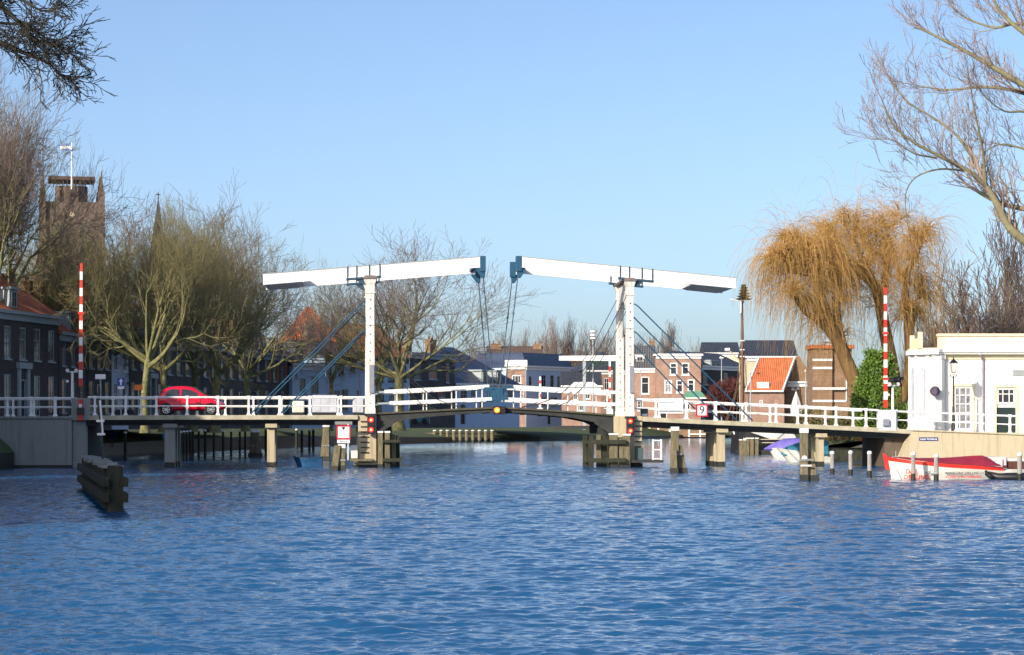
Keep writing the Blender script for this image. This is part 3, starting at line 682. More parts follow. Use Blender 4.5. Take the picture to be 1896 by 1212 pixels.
sign_board('detour_sign', 256.5, 717, 15, 10, 'signorange', 'small orange sign on a thin post left of the red car', 'sign', D=139.5, foot=770)
o, w_, h_ = sign_board('street_sign', 186, 697, 19, 9, 'signwhite', 'white rectangular sign between the left barrier and the blue arrow sign', 'sign', D=140, foot=770)

# leaning white-and-black pole on the timber jetty
p0, p1 = at(191, 860, 80), at(183, 737, 80.0)
o = empty('leaning_gauge_pole', p0, 0, 'thin leaning black pole with white stripes standing on the dark timber jetty', 'pole')
d = p1 - p0; MB().tube([(0, 0, 0), d], 0.045, 8).build('shaft', 'black', o)
MB().tube([d * 0.45 + Vector((0.06, -0.03, 0)), d * 0.62 + Vector((0.06, -0.03, 0)), d * 0.97 + Vector((0.04, -0.03, 0))], 0.035, 8).build('white_strip', 'rail', o)
for f in (0.46, 0.66): MB().box(d.x * f - 0.13, d.x * f + 0.13, -0.06, 0.06, d.z * f - 0.04, d.z * f + 0.04).build('bracket', 'rail', o)

# ---------------------------------------------------------------- red hatchback on the bridge
def car():
    o = on_bridge('hatchback_car', 292, 768, 1.7, 'red five-door hatchback crossing the left approach of the bridge, facing right', 'car')
    L = 3.95
    st = [  # x, low, sill-mid, belt, top, roof half width
        (0.00, .42, .60, .80, .84, .56), (0.08, .30, .62, .93, .97, .58), (0.28, .26, .62, .96, 1.30, .54), (0.50, .25, .6, .97, 1.44, .53), (0.95, .24, .6, .96, 1.51, .54),
        (1.55, .24, .6, .95, 1.53, .55), (2.05, .24, .6, .94, 1.48, .54), (2.45, .24, .6, .93, 1.32, .54), (2.85, .24, .6, .92, 1.09, .58), (3.12, .24, .6, .90, .95, .62),
        (3.50, .26, .58, .80, .84, .58), (3.80, .30, .52, .66, .70, .52), (3.95, .38, .48, .56, .60, .42)]
    hw = 0.80; m = MB(); rings = []
    for x, lo, mid, be, to, rw in st:
        f = 1.0 if 0.3 < x < 3.3 else (0.90 if 0.05 < x < 3.7 else 0.80)
        half = [(hw * .86 * f, lo), (hw * f, lo + .12), (hw * f * 1.0, mid), (hw * f * .96, be), (rw * 1.02, to - .05), (rw * .8, to), (0, to + .02)]
        ring = [(x, -y, z) for y, z in half] + [(x, y, z) for y, z in reversed(half[:-1])]
        b = len(m.v); m.v += ring; rings.append(list(range(b, b + len(ring))))
    n = len(rings[0])
    for a, b in zip(rings, rings[1:]):
        for k in range(n): m.face((a[k], a[(k + 1) % n], b[(k + 1) % n], b[k]))
    m.face(list(rings[0])[::-1]); m.face(rings[-1])
    body = m.build('body', 'carred', o, smooth=True)
    sb = body.modifiers.new('sub', 'SUBSURF'); sb.levels = 1; sb.render_levels = 2
    def side(pts, nm, mm, off=0.065, thick=0.02):
        for sg in (-1, 1):
            mb = MB(); P = []
            for x, z in pts:
                rel = (z - .95) / (1.5 - .95); y = (hw * .965 * (1 - rel) + .555 * rel) + off - 0.025
                P.append((x, sg * y, z))
            Q = [(x, y - sg * thick, z) for x, y, z in P]
            if sg > 0: P, Q = P[::-1], Q[::-1]
            k = len(P); mb.v = P + Q; mb.face(range(k)); mb.face([k + i for i in reversed(range(k))])
            for i in range(k): j = (i + 1) % k; mb.face((j, i, k + i, k + j))
            mb.build(nm, mm, o)
    side([(0.50, 1.0), (1.28, 0.99), (1.28, 1.36), (0.90, 1.385), (0.62, 1.30)], 'side_window', 'glass')
    side([(1.40, 0.99), (2.62, 0.985), (2.48, 1.10), (2.15, 1.26), (1.86, 1.355), (1.42, 1.37)], 'side_window', 'glass')
    side([(1.33, 0.40), (1.345, 0.40), (1.345, 0.96), (1.33, 0.96)], 'door_gap', 'black', off=0.005)
    side([(2.50, 0.40), (2.515, 0.40), (2.515, 0.92), (2.50, 0.92)], 'door_gap', 'black', off=0.005)
    m = MB(); m.hexa([(2.66, -.60, 1.02), (2.96, -.62, .97), (2.96, .62, .97), (2.66, .60, 1.02), (2.12, -.5, 1.47), (2.20, -.5, 1.475), (2.20, .5, 1.475), (2.12, .5, 1.47)])
    m.hexa([(2.70, -.60, 1.22), (2.99, -.62, 1.0), (2.99, .62, 1.0), (2.70, .60, 1.22), (2.2, -.5, 1.455), (2.22, -.5, 1.46), (2.22, .5, 1.46), (2.2, .5, 1.455)])
    m.build('windscreen', 'glass', o)
    m = MB(); m.hexa([(0.03, -.52, .98), (0.1, -.52, .98), (0.1, .52, .98), (0.03, .52, .98), (0.20, -.46, 1.33), (0.28, -.46, 1.34), (0.28, .46, 1.34), (0.20, .46, 1.33)]); m.build('rear_window', 'glass', o)
    for sg in (-1, 1):
        m = MB(); m.hexa([(3.52, sg * .50, .66), (3.84, sg * .46, .58), (3.70, sg * .68, .60), (3.40, sg * .71, .68), (3.40, sg * .5, .83), (3.70, sg * .46, .735), (3.62, sg * .66, .74), (3.28, sg * .715, .83)]); m.build('headlight', 'alloy', o)
        m = MB(); m.box(0.0, 0.16, sg * .66 - .05, sg * .66 + .05, 0.75, 1.0); m.build('tail_light', 'red', o)
        m = MB(); m.box(2.38, 2.56, sg * .87 - .09, sg * .87 + .09, .98, 1.10); m.build('wing_mirror', 'carred', o, bevel=0.03)
        for x in (0.55, 3.12):
            m = MB(); y0, y1 = (sg * .83, sg * .60) if sg < 0 else (.60, .83)
            m.disc((x, 0.31), 0.31, y0, y1, 28); wo = m.build('wheel', 'tyre', o, bevel=0.02)
            yy = sg * .84; m = MB(); m.disc((x, 0.31), 0.035, min(yy, yy + sg * .012), max(yy, yy + sg * .012), 12)
            for k in range(7):
                a = 2 * math.pi * k / 7; m.bar((x + .03 * math.cos(a), yy, .31 + .03 * math.sin(a)), (x + .2 * math.cos(a), yy, .31 + .2 * math.sin(a)), 0.02, 0.05)
            for k in range(20):
                a, b = 2 * math.pi * k / 20, 2 * math.pi * (k + 1) / 20; m.bar((x + .205 * math.cos(a), yy, .31 + .205 * math.sin(a)), (x + .205 * math.cos(b), yy, .31 + .205 * math.sin(b)), 0.02, 0.03)
            m.build('rim', 'alloy', wo)
            m = MB(); m.disc((x, .33), 0.37, sg * .80 - .012, sg * .80 + .012, 24); m.build('wheel_arch', 'black', o)
    for ch in o.children_recursive:      # taller cabin
        if ch.type == 'MESH' and len(ch.data.vertices):
            for v in ch.data.vertices:
                if v.co.z > 0.62: v.co.z += (v.co.z - 0.62) * 0.17
car()
# pale cabinets on the deck
for (x0, x1, y0, y1, mm, lb, t) in ((541, 563, 742, 768, 'boatwhite', 'low pale cabinet on the deck between the blue braces', 3.2), (578, 624, 731, 766, 'silver', 'wide silver panelled box on the deck behind the left railing', 3.4), (653, 673, 736, 766, 'silver', 'narrow grey panelled box beside the left white tower', 3.4)):
    o = empty('deck_cabinet', bworld(*B(x0, 768, t)), TH, lb, 'cabinet'); k = (BY + t) / F; w_, h_ = (x1 - x0) * k, (768 - y0) * k
    MB().box(0, w_, 0, 0.9, 0.14, h_).build('body', mm, o, bevel=0.05); MB().box(0.05, w_ - 0.05, 0.05, 0.85, 0, 0.138).build('plinth', 'black', o)
    m = MB()
    for q in range(1, 3): m.box(w_ * q / 3 - .008, w_ * q / 3 + .008, -0.012, -0.001, 0.2, h_ - .08)
    m.build('panel_joints', 'greytrim', o)
o = empty('electrical_cabinet', bworld(*B(1187, 772, 1.0)), TH, 'small dark green cabinet beside the foot of the right tower', 'cabinet')
MB().box(0, 0.42, 0, 0.4, 0.05, 0.5).build('body', mat('green_cabinet', (0.03, 0.07, 0.07), 0.5), o, bevel=0.03); MB().box(0.05, 0.37, -0.02, -0.001, 0.06, 0.2).build('plate', 'signwhite', o)

# ---------------------------------------------------------------- timber in the water
def pile(mb, px, D, ytop, w, lean=0.0, zb=-0.6, n=10, taper=1.0):
    X = XX(px, D); z = ZZ(ytop, D); r = w * D / F / 2
    return (X, D, zb), (X + lean, D, z), r
def pile_obj(name, px, D, ytop, w, label, cat, group, m='wood', cap=True, lean=0.0, wet=0.3):
    X = XX(px, D); z = ZZ(ytop, D); r = w * D / F / 2
    o = empty(name, (X, D, 0), 0, label, cat, group)
    MB().tube([(0, 0, 0.05), (lean, 0, z)], [r, r * 0.92], 10).build('shaft', m, o)
    MB().tube([(0, 0, -0.7), (0, 0, wet)], [r * 1.04, r * 1.04], 10).build('wet_foot', 'wetwood', o)
    if cap: MB().tube([(lean, 0, z + .001), (lean, 0, z + 0.09), (lean, 0, z + .14)], [r * 1.08, r * 1.05, r * .6], 10).build('cap', 'cap', o)
    return o
# fenders round the piers
def fender(label, piles, walings, tt=-0.5):
    o = empty('pier_fender', bworld(S(piles[0][0]), tt, 0), TH, label, 'fender', 'timber fenders round the bridge piers')
    s00 = S(piles[0][0])
    for (a, yt, w, t, cap, ml) in piles:
        x = S(a) - s00; z = Zb(a, yt, t); r = w * BY / F / 2
        p = MB().box(x - r, x + r, t - tt - r, t - tt + r, 0.02, z).build('pile', ml, o, bevel=0.03)
        MB().box(x - r * 1.03, x + r * 1.03, t - tt - r * 1.03, t - tt + r * 1.03, -0.6, 0.2).build('wet_foot', 'wetwood', p)
        if cap: MB().box(x - r * 1.1, x + r * 1.1, t - tt - r * 1.1, t - tt + r * 1.1, z + .001, z + 0.1).build('cap', 'cap', p)
    for (a, b, y0, y1, t) in walings:
        m = MB(); m.box(S(a) - s00, S(b) - s00, t - tt - 0.1, t - tt + 0.1, Zb(a, y1, t), Zb(a, y0, t))
        m.build('waling', 'mosswood', o, bevel=0.02)
fender('timber fender of square piles with dark walings beside the left pier', [(704, 801, 9.5, -0.5, True, 'wood'), (717, 801, 9.5, -0.5, True, 'wood'), (729, 803, 8.5, -0.1, False, 'wood'), (738, 808, 5, 0.6, False, 'mosswood'), (712, 806, 7, 1.6, False, 'mosswood'), (735, 806, 8, 3.0, False, 'mosswood'), (722, 806, 8, 3.4, False, 'mosswood')],
       [(708, 741, 814, 819.5, -0.78), (708, 741, 848, 855, -0.78), (722, 741, 814, 819.5, 1.0), (722, 741, 848, 855, 1.0)])
fender('timber fender of stout mossy piles with two walings beside the right pier', [(1090, 806, 9, 2.0, False, 'mosswood'), (1098, 806, 9, 1.0, False, 'mosswood'), (1108, 805, 9, -0.2, False, 'wood'), (1118, 804, 10, -0.1, False, 'mosswood'), (1134, 805, 15, -0.5, True, 'wood'), (1148, 812, 8, -0.6, False, 'wood'), (1158, 806, 13, -0.5, True, 'wood'), (1103, 806, 9, 3.2, False, 'mosswood'), (1126, 808, 9, 1.2, False, 'mosswood')],
       [(1086, 1156, 814, 822, -0.86), (1086, 1156, 848, 856, -0.86), (1086, 1120, 815, 822, 1.6), (1086, 1120, 848, 856, 1.6)])
for y in (818, 852):
    pass

def dolphin(D, main, rakes, label, extras=None):
    px, yt, w = main; X = XX(px, D); k = D / F
    o = empty('mooring_dolphin', (X, D, 0), 0, label, 'mooring dolphin', 'mooring dolphins near the bridge')
    r = w * k / 2; z = ZZ(yt, D)
    MB().box(-r, r, -r, r, 0.02, z).build('pile', 'wood', o, bevel=0.03)
    MB().box(-r * 1.04, r * 1.04, -r * 1.04, r * 1.04, -0.6, 0.28).build('wet_foot', 'wetwood', o)
    MB().box(-r * 1.06, r * 1.06, -r * 1.06, r * 1.06, z + .002, z + 0.2).build('cap', 'cap', o)
    for (xb, xt, yt2, w2, dy) in rakes:
        r2 = w2 * k / 2; z2 = ZZ(yt2, D); xb_ = (xb - px) * k; xt_ = (xt - px) * k
        m = MB(); m.taper(xb_, dy - 0.1, -0.6, z2, r2 * 1.1, r2, r2 * 0.9, r2, xt_ - xb_, 0.1); rk = m.build('raking_pile', 'wood', o, bevel=0.03)
        m = MB(); m.taper(xb_, dy - 0.1, -0.6, 0.26, r2 * 1.17, r2 * 1.08, r2 * 1.15, r2 * 1.08, (xt_ - xb_) * .24, 0.02); m.build('wet_foot', 'wetwood', rk)
    m = MB(); lo = min(-r, *[(a - px) * k - .1 for a, *_ in rakes]); hi = max(r, *[(a - px) * k for a, *_ in rakes])
    m.box(-r * 1.1, hi * 0.75 if hi > r * 1.5 else r * 1.1, -r - .05, -r - .004, z * 0.42, z * 0.42 + 0.09); m.build('strap', 'greyconc', o)
    return o, r, k
dolphin(119, (1249.5, 797, 14), [(1266, 1257, 824, 15, 0.15), (1247, 1246, 832, 13, -0.32)], 'weathered timber dolphin with white cap under the notice board')
o, r, k = dolphin(102, (1488.5, 801, 14.5), [(1510, 1499, 832, 16, 0.25)], 'timber dolphin with a round white disc and leaning pile, in front of the teal boat')
MB().disc((0, ZZ(848, 102)), 0.12, -r - 0.03, -r - 0.004, 16).build('disc_marker', 'cap', o)
MB().box(-0.17, 0.3, -r - 0.06, -r - 0.01, ZZ(863, 102), ZZ(860, 102)).build('strap', 'cap', o)
o, r, k = dolphin(125, (633, 829, 13), [(617, 626, 824, 13, -0.1), (621, 629, 828, 6, 0.3)], 'short timber dolphin below the red-bordered square sign')
dolphin(160, (604, 790, 12), [(598, 602, 806, 12, 0.2)], 'timber dolphin with white cap behind the sign left of the left pier')
dolphin(180, (473, 800, 13), [(465, 470, 806, 11, 0.2), (482, 477, 806, 10, -0.2)], 'dark pointed timber dolphin behind the second concrete pile')
# mooring posts
for i, (px, yb, yt, w) in enumerate([(1541, 878, 840, 8), (1575, 880, 839, 8), (1610, 883, 840, 8.5), (1691, 888, 842, 8.5), (1733.5, 890, 846, 9), (1888, 889, 843, 9)]):
    lb = ['slim grey mooring post, first to the right of the leaning dolphin', 'slim grey mooring post midway below the shrubs', 'slim grey mooring post just left of the red boat bow', 'grey mooring post in front of the bow lettering of the red boat', 'grey mooring post in front of the middle of the red boat', 'grey mooring post beside the brown cabin boat'][i]
    D = EYE * F / (yb - HY)
    if px > 1680: D = min(D, 103.2)
    pile_obj('mooring_post', px, D, yt, w, lb, 'mooring post', 'grey mooring posts by the red boat', 'greyconc' if False else 'wornpost', cap=True)
backposts = [(368, 797, 844, 5), (380, 797, 843, 5.5), (396, 798, 842, 4.5), (413, 798, 841, 4.5), (428, 798, 840, 4.5), (444, 798, 838, 4.5), (454, 797, 838, 4.5), (466, 798, 836, 4.5), (492, 796, 834, 5), (535, 783, 822, 4),
             (549, 795, 829, 5), (559, 796, 833, 5), (573, 797, 832, 5), (580, 796, 831, 5), (328, 800, 853, 5), (334, 800, 851, 5), (340, 799, 850, 5), (346, 799, 848, 5), (352, 798, 847, 5), (357, 798, 846, 5), (232, 801, 848, 6), (437, 783, 826, 6), (608, 783, 828, 7)]
for px, yt, yb, w in backposts:
    D = EYE * F / (yb - HY)
    pile_obj('mooring_post', px, D, yt + 1, w, 'thin dark timber post with pale cap in the water behind the left approach', 'mooring post', 'timber posts in the water behind the left approach', 'mosswood')
for k in range(10):
    px = 805 + k * 11.8; D = 318
    pile_obj('jetty_post', px, D, 797.5, 6.5, 'short white-capped jetty post on the far bank under the left leaf', 'post', 'white-capped jetty posts on the far bank', 'wood')
o = empty('jetty_rail', (XX(858, 318), 318.6, 0), 0, 'low horizontal jetty beams behind the white-capped posts', 'jetty')
for z in (0.45, 1.15): MB().box(-8.6, 4.2, 0, 0.15, z, z + 0.16).build('beam', 'wood', o)

# the long dark timber jetty at the left
def jetty():
    A = Vector((XX(213, 66), 66)); Bp = Vector((XX(160, 90), 90)); d = (Bp - A).normalized(); n = Vector((d.y, -d.x)); L = (Bp - A).length
    rz = math.atan2(d.y, d.x)
    o = empty('timber_jetty', (A.x, A.y, 0), rz, 'long dark mossy timber guide jetty in the water at left', 'jetty')
    rnd = random.Random(4); m = MB(); x = 0.0
    while x < L:
        w_ = 0.34; zt = 1.16 + rnd.uniform(-0.05, 0.04)
        m.box(x, x + w_ - 0.03, -0.17 + rnd.uniform(-.03, .03), 0.17, -0.6, zt); x += w_
    m.build('sheet_piles', 'mosswood', o, bevel=0.02)
    m = MB()
    for s in (-1, 1):
        for z in (0.28, 0.72): m.box(-0.35, L, s * 0.27 - 0.09, s * 0.27 + 0.09, z, z + 0.26)
    m.build('walings', 'mosswood', o, bevel=0.02)
    x = 0.1
    while x < L:
        w_ = rnd.uniform(0.5, 1.1)
        if rnd.random() < 0.85: MB().box(x, x + w_, -0.33 + rnd.uniform(-.1, .06), 0.28 + rnd.uniform(-.1, .1), 1.18 + rnd.uniform(0, .04), 1.27 + rnd.uniform(0, .05)).build('cap_board', 'wornwood', o)
        x += w_ + 0.04

    m = MB(); m.taper(0.02, 0, -0.6, 1.32, 0.22, 0.24, 0.19, 0.21, 0.03, 0.0); m.build('end_pile', 'mosswood', o, bevel=0.03)
jetty()

# ---------------------------------------------------------------- boats
def hull(o, L, beam, sheer, keel=-0.1, bowr=0.5, m='boatwhite', part='hull', stern=0.75, rocker=0.5, flare=0.85, band=None, n=18):
    """bow at x=0 pointing to -x; sheer(f) gives rim height"""
    mb = MB(); R_ = []
    for i in range(n + 1):
        f = i / n; x = L * f
        hb = beam / 2 * (1 - (1 - min(1, f / bowr)) ** 2.2) ** 0.8 * (1 if f < 0.6 else 1 - (1 - stern) * ((f - .6) / .4) ** 1.5) + 0.01
        z = sheer(f); row = []
        for (a, b) in ((0, keel), (flare * .75, keel), (flare, 0.12 + (z - .12) * .35), (1.0, z - (band or 0.0) - .002), (1.0, z)):
            xs = x + (1 - f) ** 3 * (z - b) / max(z - keel, .1) * rocker
            row.append((xs, hb * a, b))
        R_.append(row)
    idx = []
    for row in R_:
        b0 = len(mb.v); mb.v += [(x, -y, z) for x, y, z in row] + [(x, y, z) for x, y, z in row]; idx.append(b0)
    K = 5
    for a, b in zip(idx, idx[1:]):
        for k in range(K - 1):
            mb.mi(1 if (band and k == K - 2) else 0)
            mb.face((a + k, b + k, b + k + 1, a + k + 1)); mb.face((a + K + k + 1, b + K + k + 1, b + K + k, a + K + k))
    mb.mi(0)
    e = idx[-1]; mb.face([e + k for k in range(K)] + [e + K + k for k in reversed(range(K))])
    for a, b in zip(idx, idx[1:]): mb.face((a + K - 1 , b + K - 1, b + 2 * K - 1, a + 2 * K - 1))
    return mb.build(part, [m, 'boatred'] if band else m, o)
D = 105.0; k = D / F
rb = empty('motor_launch', at(1643, 785, D) - Vector((0, 0, EYE)), 0, 'white open launch with red gunwale, maroon cover and red lettering by the quay', 'boat')
LL = (1852 - 1643) * k
def sh(f): return float(np.interp(f, [0, .03, .2, .5, 1], [ZZ(846, D), ZZ(847, D), ZZ(852, D), ZZ(858, D), ZZ(864, D)]))
hull(rb, LL, 1.9, sh, keel=-0.15, bowr=0.4, band=0.16, rocker=0.22, flare=0.93)
m = MB(); m.hexa([(-0.08, -.05, .45), (.10, -.07, .40), (.10, .07, .40), (-0.08, .05, .45), (-0.22, -.03, ZZ(838, D)), (-0.02, -.04, ZZ(843, D)), (-0.02, .04, ZZ(843, D)), (-0.22, .03, ZZ(838, D))]); m.build('stem_post', 'boatred', rb)
m = MB(); nn = 14; pr = []
for i in range(nn + 1):
    f = i / nn * 0.97; x = LL * f + 0.05; hb = 0.9 * (1 - (1 - min(1, f / .4)) ** 2.2) ** .8 + 0.02
    rid = float(np.interp(f, [0, .25, .5, .8, .86, .97], [ZZ(844, D), ZZ(847.5, D), ZZ(847, D), ZZ(842.5, D), ZZ(843, D), ZZ(859, D)]))
    pr.append([(x, -hb, sh(f) + 0.02), (x, -hb * .45, (sh(f) + rid) / 2 + .05 * (f > .2)), (x, 0, rid), (x, hb * .45, (sh(f) + rid) / 2), (x, hb, sh(f) + .02)])
for a, b in zip(pr, pr[1:]):
    for q in range(4): m.poly([a[q], b[q], b[q + 1], a[q + 1]])
m.build('cover', 'maroon', rb, smooth=True)
def boat_text(s, size, m_, x, z, y=-0.93, sx=1.0, par=rb, bold=0.0): return text('lettering', s, size, m_, par, (x, y, z), align='LEFT', sx=sx, bold=bold, rot=(R(90), 0, R(-3)))
boat_text('DAS', 0.27, 'boatred', 0.68, 0.37, y=-0.84, bold=0.006); boat_text('DRILLING', 0.27, 'boatred', 0.62, 0.12, y=-0.83, sx=0.95, bold=0.006)
boat_text('WWW.ONT DRILLING.COM', 0.155, 'black', 2.42, 0.30, y=-0.985, sx=0.98, bold=0.002); boat_text('ALGEMENE  MOTORBOTEN', 0.13, 'boatred', 2.45, 0.135, y=-0.985, sx=0.98, bold=0.002)
m = MB(); m.bar((0.30, -0.70, 0.5), (0.52, -0.78, 0.02), 0.03, 0.03); m.build('mooring_line', 'black', rb)
m = MB(); m.taper(1.62, -0.91, 0.30, 0.42, .12, .01, .02, .01, 0.15, 0); m.taper(1.85, -0.93, 0.26, 0.30, .16, .01, .1, .01, 0.05, 0); m.build('bird_emblem', 'greytrim', rb)
m = MB(); m.box(0.35, 0.38, -.1, -.07, sh(.1), sh(.1) + .35); m.box(0.18, 0.5, -.12, -.05, sh(.1) + .03, sh(.1) + .1); m.build('cleat', 'greytrim', rb)
# dark inflatable and the brown cabin boat
dg = empty('inflatable_dinghy', (XX(1832, 103.5), 104.2, 0), 0, 'black inflatable dinghy afloat beside the stern of the red and white launch', 'boat')
m = MB(); m.tube([(0, .1, .30), (.5, -.15, .13), (1.5, -.3, .13), (2.6, -.3, .13)], [.12, .17, .18, .18], 12); m.tube([(0, .1, .30), (.5, .5, .13), (1.5, .7, .13), (2.6, .7, .13)], [.12, .17, .18, .18], 12); m.build('tube_hull', 'black', dg, smooth=True)
m = MB(); m.tube([(-.05, -.05, .42), (0.1, -.1, .2), (0.3, -.15, .08)], [.05, .12, .1], 8); m.build('outboard_cowl', 'black', dg, smooth=True)
cb = empty('cabin_boat', (XX(1838, 108), 108, 0), 0, 'small cabin boat with brown side panels and white roof at the right edge', 'boat'); k = 108 / F
hull(cb, 4.2, 1.9, lambda f: 0.42, bowr=0.25, m='boatwhite', rocker=.1)
m = MB(); m.box(0.55, 3.8, -0.8, 0.8, 0.43, ZZ(854, 108)); m.build('cabin', 'rust', cb, bevel=0.04)
m = MB(); m.box(0.45, 4.0, -0.85, 0.85, ZZ(854, 108) + .002, ZZ(848, 108)); m.build('roof', 'tarpwhite', cb, bevel=0.06)
m = MB(); m.hexa([(0, -.8, .43), (.5, -.8, .43), (.5, .8, .43), (0, .8, .43), (-0.4, -.8, ZZ(845, 108)), (.5, -.8, ZZ(845, 108)), (.5, .8, ZZ(845, 108)), (-0.4, .8, ZZ(845, 108))]); m.build('canvas_hood', 'tarpwhite', cb)
m = MB(); m.box(0.28, 0.48, -0.9, -0.84, .5, ZZ(850, 108)); b_ = m.build('name_board', 'rust', cb); MB().box(0.32, 0.44, -0.91, -0.901, .6, 1.0).build('blue_patch', 'silver', b_)
# blue rowing boat
bb = empty('rowing_boat', (XX(547, 138), 136.5, 0), 0, 'small dark blue rowing boat moored left of the left pier', 'boat'); k = 137 / F
hull(bb, 54 * k, 1.3, lambda f: 0.60 - 0.12 * math.sin(math.pi * f), m='boatblue', bowr=.45, rocker=.3, flare=.8)
MB().tube([(0.02, -.03, .6), (.3, -.5, .53), (0.9, -.66, .50), (1.7, -.5, .58)], .03, 6).build('gunwale', 'darkblue', bb)
# covered boats on the right bank
pb = empty('covered_boat', (XX(1422, 172), 172, 0), R(-12), 'white motorboat under a purple tarpaulin behind the right approach', 'boat')
hull(pb, 3.4, 1.7, lambda f: 0.75 - .1 * f, bowr=.5)
m = MB(); m.tube([(-.3, 0, .62), (.5, 0, .75), (1.3, 0, .95), (2.6, 0, 1.0), (3.4, 0, .7)], [.05, .5, .72, .75, .5], 10)
for i, v in enumerate(m.v): m.v[i] = (v[0], v[1], .75 + (v[2] - .75) * .75)
m.build('tarpaulin', 'purple', pb)
tb = empty('covered_boat', (XX(1436, 153), 153, 0), R(-8), 'cream boat under a teal tarpaulin partly hidden by the white-disc dolphin', 'boat')
hull(tb, 3.6, 1.9, lambda f: 0.95 - .25 * min(f * 2, 1), m='boatwhite', bowr=.55, rocker=.9)
m = MB(); pr = []
for i in range(11):
    f = i / 10; x = .35 + 3.1 * f; hb = .95 * min(1, .35 + f * 1.3) ; rz_ = .85 + .55 * math.sin(min(1, f * 1.6) * math.pi / 2)
    pr.append([(x, -hb - .03, .5 - .1 * math.sin(f * 25)), (x, -hb * .6, (.5 + rz_) / 2 + .12), (x, 0, rz_), (x, hb, .6)])
for a, b in zip(pr, pr[1:]):
    for q in range(3): m.poly([a[q], b[q], b[q + 1], a[q + 1]])
m.build('tarpaulin', 'teal', tb)
# sailing barge with tall mast
Db = 205.0; k = Db / F
sb_ = empty('sailing_barge', (XX(1356, Db), Db, 0), 0, 'black sailing barge with a tall brown mast moored behind the right approach', 'boat')
hull(sb_, 9.5, 3.6, lambda f: 2.3 - 1.1 * min(1, f * 3), m='black', bowr=.25, rocker=-.2)
mx = (1374 - 1356) * k; zt = ZZ(556, Db)
MB().tube([(mx, 0, 1.2), (mx + .02, 0, 9), (mx, 0, zt)], [.20, .16, .09], 10).build('mast', mat('varnished_mast', (.13, .065, .035), .5, .3, 3), sb_)
MB().tube([(mx, 0, zt - 3.0), (mx, 0, zt - 0.2)], .11, 8).build('topmast', 'black', sb_)
m = MB(); m.tube([(mx - .12, -.1, zt - .05), (mx - 1.1, -.1, zt + .12)], .05, 6); m.tube([(mx - .12, -.12, zt - .1), (mx - .12, -.12, zt - 1.1)], [.09, .07], 6); m.build('wind_vane', 'rail', sb_)
for q in (3.6, 4.4, 5.0): MB().box(mx - .2, mx + .2, -.14, .14, zt - q, zt - q + .09).build('mast_band', 'rail', sb_)
for (x1, z1, z0_) in ((-1.0, 1.6, zt - 3.4), (-.6, 1.6, zt - 3.6), (.45, 1.4, zt - 3.6), (.9, 1.3, zt - 3.0), (-1.6, 1.7, 7.6), (-1.9, 1.7, 6.6)):
    MB().tube([(mx, 0, z0_), (mx + x1, 0, z1)], .03, 5).build('stay', mat('tarred_rope', (.12, .08, .05), .8) if 'tarred_rope' not in bpy.data.materials else bpy.data.materials['tarred_rope'], sb_)
m = MB(); m.tube([(mx + .3, -.3, 2.0), (mx + 3.8, -.3, 1.75)], [.35, .22], 10); m.hexa([(mx, -1.5, 1.05), (mx + 4.6, -1.5, 1.3), (mx + 4.6, 1.5, 1.3), (mx, 1.5, 1.05), (mx, -.3, 2.1), (mx + 4.4, -.3, 1.9), (mx + 4.4, .3, 1.9), (mx, .3, 2.1)]); m.build('boom_cover', 'tarpwhite', sb_)
m = MB(); m.tube([(-.1, -.2, 2.2), (.55, -.4, .9)], .09, 8); m.build('fender_pole', 'rail', sb_)
# christmas tree on the mast
ct = empty('fir_tree', (XX(1377, Db), Db, ZZ(557, Db)), 0, 'small green fir tree tied to the top of the barge mast', 'tree')
MB().tube([(0, 0, -.2), (0, 0, 1.45)], [.05, .02], 6).build('trunk', 'wood', ct)
rnd = random.Random(3); m = MB()
for i in range(2600):
    h = rnd.random() ** 1.2; r = (0.55 * (1 - h) + .08) * (0.75 + 0.35 * math.sin(h * 34)); a = rnd.random() * 6.283; q = rnd.uniform(.3, 1) * r
    c = Vector((q * math.cos(a), q * math.sin(a), .1 + 1.35 * h)); d = Vector((math.cos(a) * .2, math.sin(a) * .2, rnd.uniform(-.02, .06))); u = Vector((-math.sin(a), math.cos(a), rnd.uniform(-.5, .5))) * .05
    m.poly([c - u, c + d, c + u])
m.build('crown', 'fir', ct)
# ---------------------------------------------------------------- buildings
WCACHE = {}
def window(par, x, z, w_, h_, y=0.0, frame='trim', glass='glass', bars=(1, 1), sill=True, fw=0.09, name='window', door=False):
    key = (round(w_, 2), round(h_, 2), frame, glass, bars, fw, name, sill)
    if key not in WCACHE:
        m = MB(); a = w_ / 2
        for (x0, x1, z0, z1) in ((-a, -a + fw, 0, h_), (a - fw, a, 0, h_), (-a + fw, a - fw, 0, fw), (-a + fw, a - fw, h_ - fw, h_)): m.box(x0, x1, 0.03, 0.13, z0, z1)
        bw = max(0.025, fw * 0.45)
        for i in range(1, bars[0] + 1): xx = -a + w_ * i / (bars[0] + 1); m.box(xx - bw / 2, xx + bw / 2, 0.05, 0.11, fw, h_ - fw)
        for i in range(1, bars[1] + 1):
            zz = h_ * (0.62 if bars[1] == 1 else i / (bars[1] + 1)); m.box(-a + fw, a - fw, 0.045, 0.115, zz - bw / 2, zz + bw / 2)
        if sill: m.box(-a - 0.06, a + 0.06, -0.09, 0.03 - .002, -0.10, 0.0)
        g = MB(); g.box(-a + fw * .5, a - fw * .5, 0.07, 0.09, fw * .5, h_ - fw * .5)
        WCACHE[key] = (m.mesh(name, frame), g.mesh('pane', glass))
    fm, gm = WCACHE[key]
    o = link(name, fm, par, (x, y, z)); link('pane', gm, o); return o

